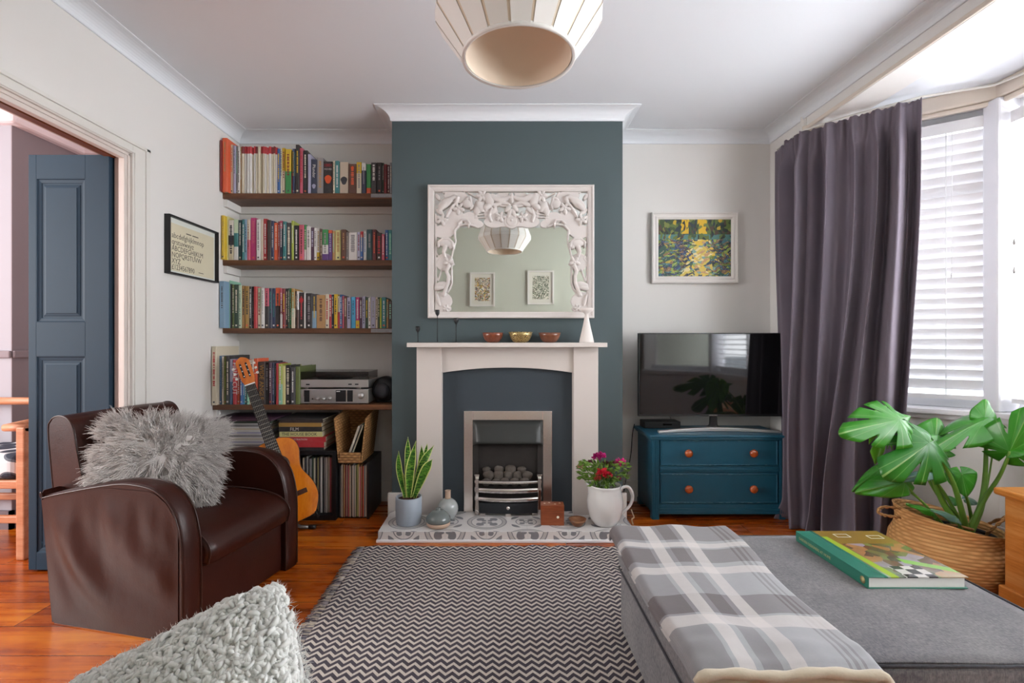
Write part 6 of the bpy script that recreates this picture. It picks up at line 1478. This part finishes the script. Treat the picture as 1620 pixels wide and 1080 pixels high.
for c in range(9500):
    a, b = rp.uniform(-1, 1), rp.uniform(-1, 1)
    if rp.random() < .16: 
        if rp.random() < .5: a = -rp.uniform(.93, 1)
        else: b = -rp.uniform(.93, 1)
    if a > .75 or b > .85: continue
    u, v = (a+1)/2, (b+1)/2; p = pillow_pt(u, v, S_, S_, T2, -1); e = .02
    pu = pillow_pt(min(1, u+e), v, S_, S_, T2, -1)-pillow_pt(max(0, u-e), v, S_, S_, T2, -1); pv = pillow_pt(u, min(1, v+e), S_, S_, T2, -1)-pillow_pt(u, max(0, v-e), S_, S_, T2, -1)
    n = pu.cross(pv); n = n.normalized() if n.length > 1e-9 else Vector((0, -1, 0)); n = n if n.y < 0 else -n
    if max(abs(a), abs(b)) > .93: n = (n*.4+Vector((a, 0, b)).normalized()*.8).normalized()
    t_ = Vector((rp.uniform(-1, 1), 0, rp.uniform(-1, 1))); t_ = (t_-n*t_.dot(n)).normalized()
    curl_tuft(p+n*rp.uniform(0, .006), n, t_, rp.uniform(.014, .026), rp.uniform(.0024, .0042), rp.uniform(.35, .8))
for c in range(2200):   # fine halo hairs along the edges
    if rp.random() < .5: a, b = -rp.uniform(.9, 1.0), rp.uniform(-1, .9)
    else: a, b = rp.uniform(-1, .8), -rp.uniform(.9, 1.0)
    p = pillow_pt((a+1)/2, (b+1)/2, S_, S_, T2, rp.choice([-1, 1])); d = (Vector((a, 0, b)).normalized()+Vector((rp.gauss(0, .4), rp.gauss(0, .4), rp.gauss(0, .4)))).normalized()
    strand(q, MC @ p, (MC @ d).normalized(), rp.uniform(.009, .018), .0006, curl=rp.uniform(-.3, .3), grav=0, seg=4)
o = q.build('curls', M_curl, cc, recalc=False); o['kind'] = 'stuff'
# low upholstered seat the cushion leans on (below the frame)
sf = thing('footstool', 'low grey upholstered footstool beneath the curly wool cushion', 'footstool', (-.52, .42, 0))
q = MB(); q.box(-.50, .42, -.36, .30, .04, .17); q.build('seat', M_otto, sf, bevel=.03, seg=4)
for a, b in ((-.44, -.3), (.36, -.3), (-.44, .24), (.36, .24)): q = MB(); q.lathe([(.018, 0), (.022, .045)], (a, b, 0), 12); q.build('leg', M_black, sf)

# ------------------------------------------------------------------ guitar on its stand
M_spruce = wood_mat('orange_lacquered_spruce', '#b85a0c', '#d9760f', '#e88b1e', 'z', .18, coat=.8, gr=.2)
M_rosew = wood_mat('dark_rosewood', '#2a1812', '#40261c', '#563426', 'z', .3); M_mahog = wood_mat('red_brown_guitar_side', '#4a2014', '#7a3820', '#95502f', 'z', .2, coat=.6)
gB, gH = P(473, 824, 2.64), P(380.5, 565, 2.80)
ax = (gH-gB).normalized(); fr = Vector((.42, -1, 0)); fr = (fr-ax*fr.dot(ax)).normalized(); rt = ax.cross(fr); rt = rt if rt.x > 0 else -rt
GM = Matrix(((rt.x, -fr.x, ax.x), (rt.y, -fr.y, ax.y), (rt.z, -fr.z, ax.z))).to_4x4(); L_ = (gH-gB).length; k_ = L_/.97
gt = thing('acoustic_guitar', 'orange classical guitar standing between the armchair and the record cubes', 'guitar', gB)
def gbuild(q, nm, m, par=gt, **kw): q.v = [tuple(GM @ (Vector(v)*k_)) for v in q.v]; return q.build(nm, m, par, **kw)
half = [(.0, 0), (.08, .004), (.105, .030), (.130, .08), (.137, .125), (.127, .185), (.104, .24), (.098, .275), (.108, .32), (.120, .36), (.118, .40), (.098, .435), (.06, .455), (.03, .46)]
hs = fit([Vector((a, b, 0)) for a, b in half], 36); out = [(v.x, v.y) for v in hs]+[(-v.x, v.y) for v in hs[::-1][:-1]]
q = MB(); q.prism(out, .002, .088, 'xz', smooth=True); gbuild(q, 'body', M_mahog)
q = MB(); q.prism([(a*1.005, b) for a, b in out], -.001, .002, 'xz'); gbuild(q, 'soundboard', M_spruce)
q = MB(); q.tube([Vector((a*1.006, .001, b)) for a, b in out]+[Vector((out[0][0], .001, out[0][1]))], .0022, 6); gbuild(q, 'binding', M_rosew)
q = MB(); q.lathe([(.055, -.0012), (.055, -.0018), (.041, -.0018), (.041, -.0012)], (0, 0, .315), 36, 'y', cap=False); gbuild(q, 'rosette', M_rosew)
q = MB(); q.lathe([(.041, -.0016), (.001, -.0016)], (0, 0, .315), 36, 'y'); gbuild(q, 'sound_hole', M_black)
q = MB(); q.box(-.09, .09, -.010, -.001, .125, .150); gbuild(q, 'bridge', M_rosew, bevel=.002)
q = MB(); q.rings([[Vector((-w_, -.006, z)), Vector((w_, -.006, z)), Vector((w_*.9, .008+d, z)), Vector((0, .016+d, z)), Vector((-w_*.9, .008+d, z))] for z, w_, d in ((.44, .030, .012), (.50, .029, .004), (.80, .0255, 0))], True, True, False); gbuild(q, 'neck', M_mahog)
q = MB(); q.rings([[Vector((-w_, -.0125, z)), Vector((w_, -.0125, z)), Vector((w_, -.0062, z)), Vector((-w_, -.0062, z))] for z, w_ in ((.36, .031), (.80, .0262))], True, True, False); gbuild(q, 'fingerboard', mat('ebony_fingerboard', '#2c2826', .4))
q = MB(); 
for i in range(1, 19):
    z = .80-(.65*(1-2**(-i/12))); w_ = .0262+.0048*(.80-z)/.44
    if z > .37: q.box(-w_, w_, -.0138, -.0125, z-.0009, z+.0009)
gbuild(q, 'frets', M_chrome)
q = MB()
for i in range(6): x = (i-2.5)*.0078; q.tube([(x, -.0150, .80), (x*1.25, -.0165, .137)], .0005, 4)
gbuild(q, 'strings', M_silver)
q = MB(); hd = [(-.026, .80), (.026, .80), (.036, .835), (.037, .94), (.028, .955), (.012, .965), (0, .97), (-.012, .965), (-.028, .955), (-.037, .94), (-.036, .835)]; q.prism(hd, -.006, .012, 'xz'); h_ = gbuild(q, 'headstock', wood_mat('orange_headstock_wood', '#a24a12', '#c4641c', '#d97c2c', 'z', .25, coat=.6), bevel=.002)
q = MB(); q.box(-.020, -.010, -.0068, -.0058, .845, .93); q.box(.010, .020, -.0068, -.0058, .845, .93); gbuild(q, 'slot', M_black)
q = MB(); q.box(-.027, .027, -.016, -.006, .797, .803); gbuild(q, 'nut', M_paper)
for s in (-1, 1):
    for z in (.855, .885, .915):
        q = MB(); q.tube([(s*.037, .003, z), (s*.052, .003, z)], .002, 6); q.box(s*.050 if s > 0 else -.062, .062 if s > 0 else -.050, -.002, .008, z-.006, z+.006); q.lathe([(.004, -.0065), (.003, -.010), (.001, -.010)], (s*.015, 0, z), 10, 'y'); gbuild(q, 'tuning_peg', mat('pearl_peg', '#dcd4cc', .3))
# stand
st = thing('guitar_stand', 'grey tubular guitar stand with black rubber feet, behind the armchair', 'stand', (-1.07, 2.66, 0))
M_gmet = mat('grey_metal_tube', '#8c8a88', .4, .6)
fb = P(496, 834, 2.70); fb.z = .011
def stb(pts, r, nm, m): q = MB(); q.tube(pts, r, 10); return q.build(nm, m, st, world=True)
hub = Vector((gB.x-.02, gB.y+.14, .20))
stb([hub, fb+Vector((-.16, .0, .05)), fb+Vector((-.07, 0, .0)), fb+Vector((-.022, 0, 0))], .0095, 'leg', M_gmet); stb([fb+Vector((-.024, 0, 0)), fb+Vector((.012, 0, 0))], .0115, 'rubber_foot', M_black)
stb([hub, hub+Vector((-.16, -.06, -.185))], .0095, 'leg', M_gmet); stb([hub+Vector((-.155, -.058, -.18)), hub+Vector((-.175, -.066, -.188))], .0115, 'rubber_foot', M_black)
stb([hub, Vector((hub.x-.05, 2.80, .011))], .0095, 'leg', M_gmet)
stb([hub, hub+ax*.28+Vector((0, .02, 0))], .009, 'upright', M_gmet)
for s in (-1, 1):
    b0 = gB+rt*s*.095*k_+ax*.03-ax*.0; stb([hub, b0-fr*.115-ax*.03, b0-fr*.09-ax*.045, b0+fr*.02-ax*.05, b0+fr*.035-ax*.02], .006, 'cradle_arm', M_black)

# ------------------------------------------------------------------ pine chest at the right edge
M_pine = wood_mat('honey_pine', '#a85c22', '#cf8238', '#e3a463', 'y', .38)
pc = thing('pine_chest', 'honey coloured pine blanket chest at the right edge beside the basket', 'chest', (2.13, 1.62, 0))
q = MB(); q.box(1.945, 2.33, 1.30, 1.905, .06, .43); q.build('body', M_pine, pc, world=True, bevel=.003)
q = MB(); q.box(1.917, 2.345, 1.27, 1.925, .430, .458); q.build('lid', M_pine, pc, world=True, bevel=.009, seg=3)
q = MB(); q.box(1.93, 2.34, 1.285, 1.917, 0, .085); q.build('plinth', M_pine, pc, world=True, bevel=.006)

# ------------------------------------------------------------------ basket and monstera
BXc, BYc = 1.945, 2.145
M_sea = wicker('seagrass_weave', '#b57a3e', '#ecba7c', 1.0, sx=150, sz=235)
bk = thing('seagrass_basket', 'squat woven seagrass belly basket holding the cheese plant', 'basket', (BXc, BYc, 0))
q = MB(); rs = []
for r, z in ((.150, .002), (.175, .012), (.205, .07), (.213, .12), (.205, .16), (.188, .185), (.180, .21), (.185, .25), (.189, .262), (.184, .262), (.180, .25), (.174, .21), (.182, .18), (.2, .12), (.15, .02)):
    ring = []
    for j in range(64):
        a = 2*PI*j/64; tl = smooth01((z-.12)/.13); zz_ = z+tl*(.035*math.cos(a-PI)+.012*math.sin(a)); rr = r*(1+.012*math.sin(a*3)*tl)
        ring.append(Vector((BXc+rr*math.cos(a), BYc+rr*math.sin(a), zz_)))
    rs.append(ring)
q.rings(rs, True, True, True); q.build('woven_body', M_sea, bk, world=True)
M_rope = mat('twisted_seagrass_rope', '#a87a4a', .85, var=.3, vs=90, bump=.8, bs=140, bd=.003)
def rope(pts, nm='handle'):
    f = fit(pts, 40); q = MB()
    for ph in (0, PI):
        o_ = []
        for i, p in enumerate(f):
            t = (f[min(i+1, 40)]-f[max(i-1, 0)]).normalized(); a = t.orthogonal().normalized(); b = t.cross(a); w_ = i*.9+ph; o_.append(p+(a*math.cos(w_)+b*math.sin(w_))*.0035)
        q.tube(o_, .0038, 6)
    q.build(nm, M_rope, bk, world=True)
rope([P(1424, 818, 2.06), P(1400, 815, 2.04), P(1389, 809, 2.05), P(1398, 802, 2.07), P(1425, 804, 2.10)])
rope([P(1560, 845, 2.10), P(1575, 832, 2.02), P(1590, 820, 1.99), P(1597, 815, 2.02), P(1590, 818, 2.10), P(1565, 828, 2.18), P(1556, 840, 2.2)])
mo = thing('monstera_plant', 'large cheese plant with split glossy leaves growing in the seagrass basket', 'plant', (BXc, BYc, .02))
q = MB(); q.lathe([(.12, .02), (.15, .19), (.16, .20), (.155, .20), (.152, .185), (.001, .19)], (BXc+.005, BYc, 0), 36); q.build('nursery_pot', M_black, mo, world=True)
q = MB(); q.lathe([(.151, .186), (.10, .196), (.001, .20)], (BXc+.005, BYc, 0), 30); q.build('soil', mat('dark_soil', '#4a2a1c'), mo, world=True)
def leaf_mat(name, a, b, tr=.15):
    t = NT(name); u, v, w_ = t.xyz(t.uv()); th = t.m_('MULTIPLY', t.m_('SUBTRACT', v, .5), 6.283)
    # v=.5 is the midrib; radial veins
    mid = t.m_('LESS_THAN', t.m_('ABSOLUTE', t.m_('SUBTRACT', v, .5)), t.m_('MULTIPLY', .006, 1.0)); vein = t.m_('LESS_THAN', t.m_('PINGPONG', t.m_('ADD', v, 0.0), .045), .0022)
    n = t.noise(t.obj(), 9, 3); c = t.mix(n, lin(a), lin(b)); c = t.mix(t.m_('MAXIMUM', mid, t.m_('MULTIPLY', vein, .55)), c, lin('#8fb968'))
    t.set(Base_Color=c, Roughness=.3, Coat_Weight=.12)
    bs = t.b; t2 = t.n('ShaderNodeBsdfTranslucent', {'Color': t.mix(n, lin('#5fa81e'), lin('#8fd02c'))}); mx = t.n('ShaderNodeMixShader', {0: tr}); t.t.links.new(bs.outputs[0], mx.inputs[1]); t.t.links.new(t2.outputs[0], mx.inputs[2]); t.t.links.new(mx.outputs[0], t.t.nodes['Material Output'].inputs[0])
    t.bump(t.m_('PINGPONG', v, .045), .3, .004); return t.m
ML = {'d': leaf_mat('monstera_deep_green', '#1d661c', '#328826'), 'm': leaf_mat('monstera_mid_green', '#2a7c1e', '#48a42c', .22), 'b': leaf_mat('monstera_new_green', '#58a824', '#7fc83a', .3), 't': leaf_mat('monstera_bluish_green', '#3f6f62', '#6d9a8c', .1)}
def mleaf(att, tip, wpx, nrm, kind='m', slits=4, droop=.25, fold=.12, depth=(2.1, 2.1), name='leaf'):
    A, T_ = P(att[0], att[1], depth[0]), P(tip[0], tip[1], depth[1]); d = T_-A; L = d.length; d = d.normalized(); n = Vector(nrm); n = (n-d*n.dot(d)).normalized(); s = d.cross(n)
    Wd = wpx/F*depth[0]/2; q = MB(); nt, nr = 97, 9
    sl = []
    for i in range(slits):
        c = .22+.52*i/max(1, slits-1) if slits > 1 else .5
        for sg in (-1, 1): sl.append((sg*c+rp.uniform(-.02, .02), rp.uniform(.35, .62), rp.uniform(.018, .030)))
    def f(u, v):
        t = (v-.5)*2           # -1..1 ; 0 = tip direction
        th = t*PI*.965
        # heart outline: length towards tip L*.86, back lobes
        c, s_ = math.cos(th), math.sin(th)
        fx = (c*.80 if c > 0 else c*.30)*L; fy = s_*Wd*(1.0 if c > 0 else 1.0)
        fx += L*.20*(max(0, c)**6)*1.0
        fy *= (1-.25*max(0, c)**3)
        if c < 0: fy *= (1-.12*(-c))
        k = 1.0
        for (cc_, dep, w_) in sl:
            e = abs(t-cc_)/w_
            if e < 1: k = min(k, 1-dep*(1-e*e)**.5)
        r = u*k if u*k < u else u
        r = u*(k if k < 1 else 1)
        X, Y = fx*r, fy*r
        z = -droop*L*(r*r)*(.4+.6*abs(c)) - fold*abs(Y)+.02*L*math.sin(th*7)*r*r
        return A+d*X+s*Y+n*z
    q.grid(lambda a, b: f(a, b), nr, nt, True, uv=True)
    return q.build(name, ML[kind], mo, world=True, recalc=False, solid=.0012)
mleaf((1423, 664), (1337, 680), 84, (-.1, -.95, .6), 'm', 4, .14, .12, (2.03, 1.97))
mleaf((1404, 664), (1389, 736), 60, (.35, -1, .2), 'b', 2, .06, .10, (2.13, 2.12))
mleaf((1410, 668), (1416, 712), 18, (.6, -1, .2), 'b', 0, .10, .10, (2.15, 2.14))
mleaf((1422, 664), (1442, 655), 24, (0, -.8, .7), 'm', 0, .1, .1, (2.1, 2.14))
mleaf((1470, 700), (1408, 750), 118, (.15, -1, .6), 'd', 5, .18, .15, (2.0, 1.94))
mleaf((1478, 702), (1486, 658), 64, (-.2, -.9, .55), 'm', 1, .12, .15, (2.16, 2.22))
mleaf((1559, 663), (1474, 702), 56, (-.35, -.6, .9), 'm', 2, .15, .2, (2.14, 2.08))
mleaf((1558, 664), (1561, 631), 40, (-.1, -1, .3), 'm', 0, .05, .15, (2.15, 2.17))
mleaf((1597, 714), (1632, 645), 84, (-.5, -.8, .45), 'm', 3, .12, .15, (2.05, 2.0))
mleaf((1597, 714), (1626, 716), 20, (-.2, -.8, .5), 'm', 0, .12, .15, (2.05, 2.0))
mleaf((1480, 704), (1498, 756), 74, (.25, -1, .35), 'm', 1, .12, .12, (2.12, 2.1))
mleaf((1431, 762), (1360, 777), 41, (-.1, -1, .45), 'm', 0, .10, .12, (2.06, 2.0))
mleaf((1391, 742), (1349, 774), 20, (-.7, -.8, .5), 'm', 0, .10, .3, (2.16, 2.12))
mleaf((1390, 742), (1404, 727), 12, (-.3, -.8, .5), 'm', 0, .10, .3, (2.16, 2.18))
mleaf((1470, 748), (1426, 756), 20, (0, -.8, .9), 't', 0, .15, .1, (2.06, 2.02))
mleaf((1521, 749), (1531, 786), 42, (-.35, -1, .15), 'm', 0, .10, .08, (2.08, 2.06))
mleaf((1475, 808), (1439, 793), 18, (0, -.7, .9), 'm', 0, .10, .2, (2.06, 2.0))
mleaf((1513, 818), (1477, 802), 20, (.1, -.6, .9), 't', 0, .10, .2, (2.04, 2.0))
mleaf((1511, 793), (1491, 782), 16, (.1, -.8, .6), 'd', 0, .1, .1, (2.2, 2.22))
mleaf((1532, 790), (1552, 795), 16, (.1, -.8, .6), 't', 0, .1, .1, (2.2, 2.22))
M_pet = mat('monstera_stalk_green', '#6f9a3c', .4, var=.15, vs=20)
def stalk(pts, r0, r1):
    f = fit(pts, 20); q = MB(); q.tube(f, [r0+(r1-r0)*(i/20)**.7 for i in range(21)], 8); q.build('stalk', M_pet, mo, world=True)
b0 = P(1533, 842, 2.13)
stalk([b0, P(1552, 800, 2.14), P(1559, 745, 2.15), P(1560, 664, 2.145)], .018, .0055)
stalk([b0, P(1556, 792, 2.12), P(1580, 755, 2.08), P(1595, 722, 2.05), P(1597, 714, 2.05)], .012, .004)
stalk([P(1558, 790, 2.18), P(1566, 745, 2.2), P(1571, 712, 2.2)], .004, .003)
stalk([P(1530, 842, 2.11), P(1512, 775, 2.08), P(1492, 730, 2.05), P(1482, 705, 2.06)], .014, .0045)
stalk([P(1528, 842, 2.14), P(1500, 790, 2.12), P(1478, 758, 2.10), P(1462, 742, 2.10)], .010, .004)
stalk([P(1512, 825, 2.12), P(1490, 790, 2.14), P(1475, 745, 2.14), P(1478, 702, 2.14)], .014, .010)
stalk([P(1490, 838, 2.08), P(1470, 805, 2.08), P(1445, 780, 2.07), P(1431, 762, 2.06)], .006, .003)
stalk([P(1500, 838, 2.16), P(1455, 790, 2.16), P(1420, 765, 2.16), P(1391, 742, 2.16)], .006, .003)
stalk([P(1515, 830, 2.18), P(1470, 760, 2.18), P(1440, 690, 2.14), P(1421, 667, 2.09)], .008, .004)
stalk([P(1515, 832, 2.10), P(1505, 800, 2.08), P(1488, 830, 2.06), P(1475, 808, 2.06)][:1]+[P(1492, 815, 2.06), P(1475, 808, 2.06)], .010, .004)
stalk([P(1520, 836, 2.06), P(1513, 818, 2.04)], .008, .004)
stalk([P(1538, 832, 2.16), P(1533, 800, 2.14), P(1522, 765, 2.10), P(1521, 750, 2.08)], .008, .004)
q = MB(); q.tube(fit([P(1462, 840, 2.12), P(1500, 830, 2.08), P(1540, 838, 2.06)], 12), .006, 8); q.build('aerial_root', M_rope, mo, world=True)
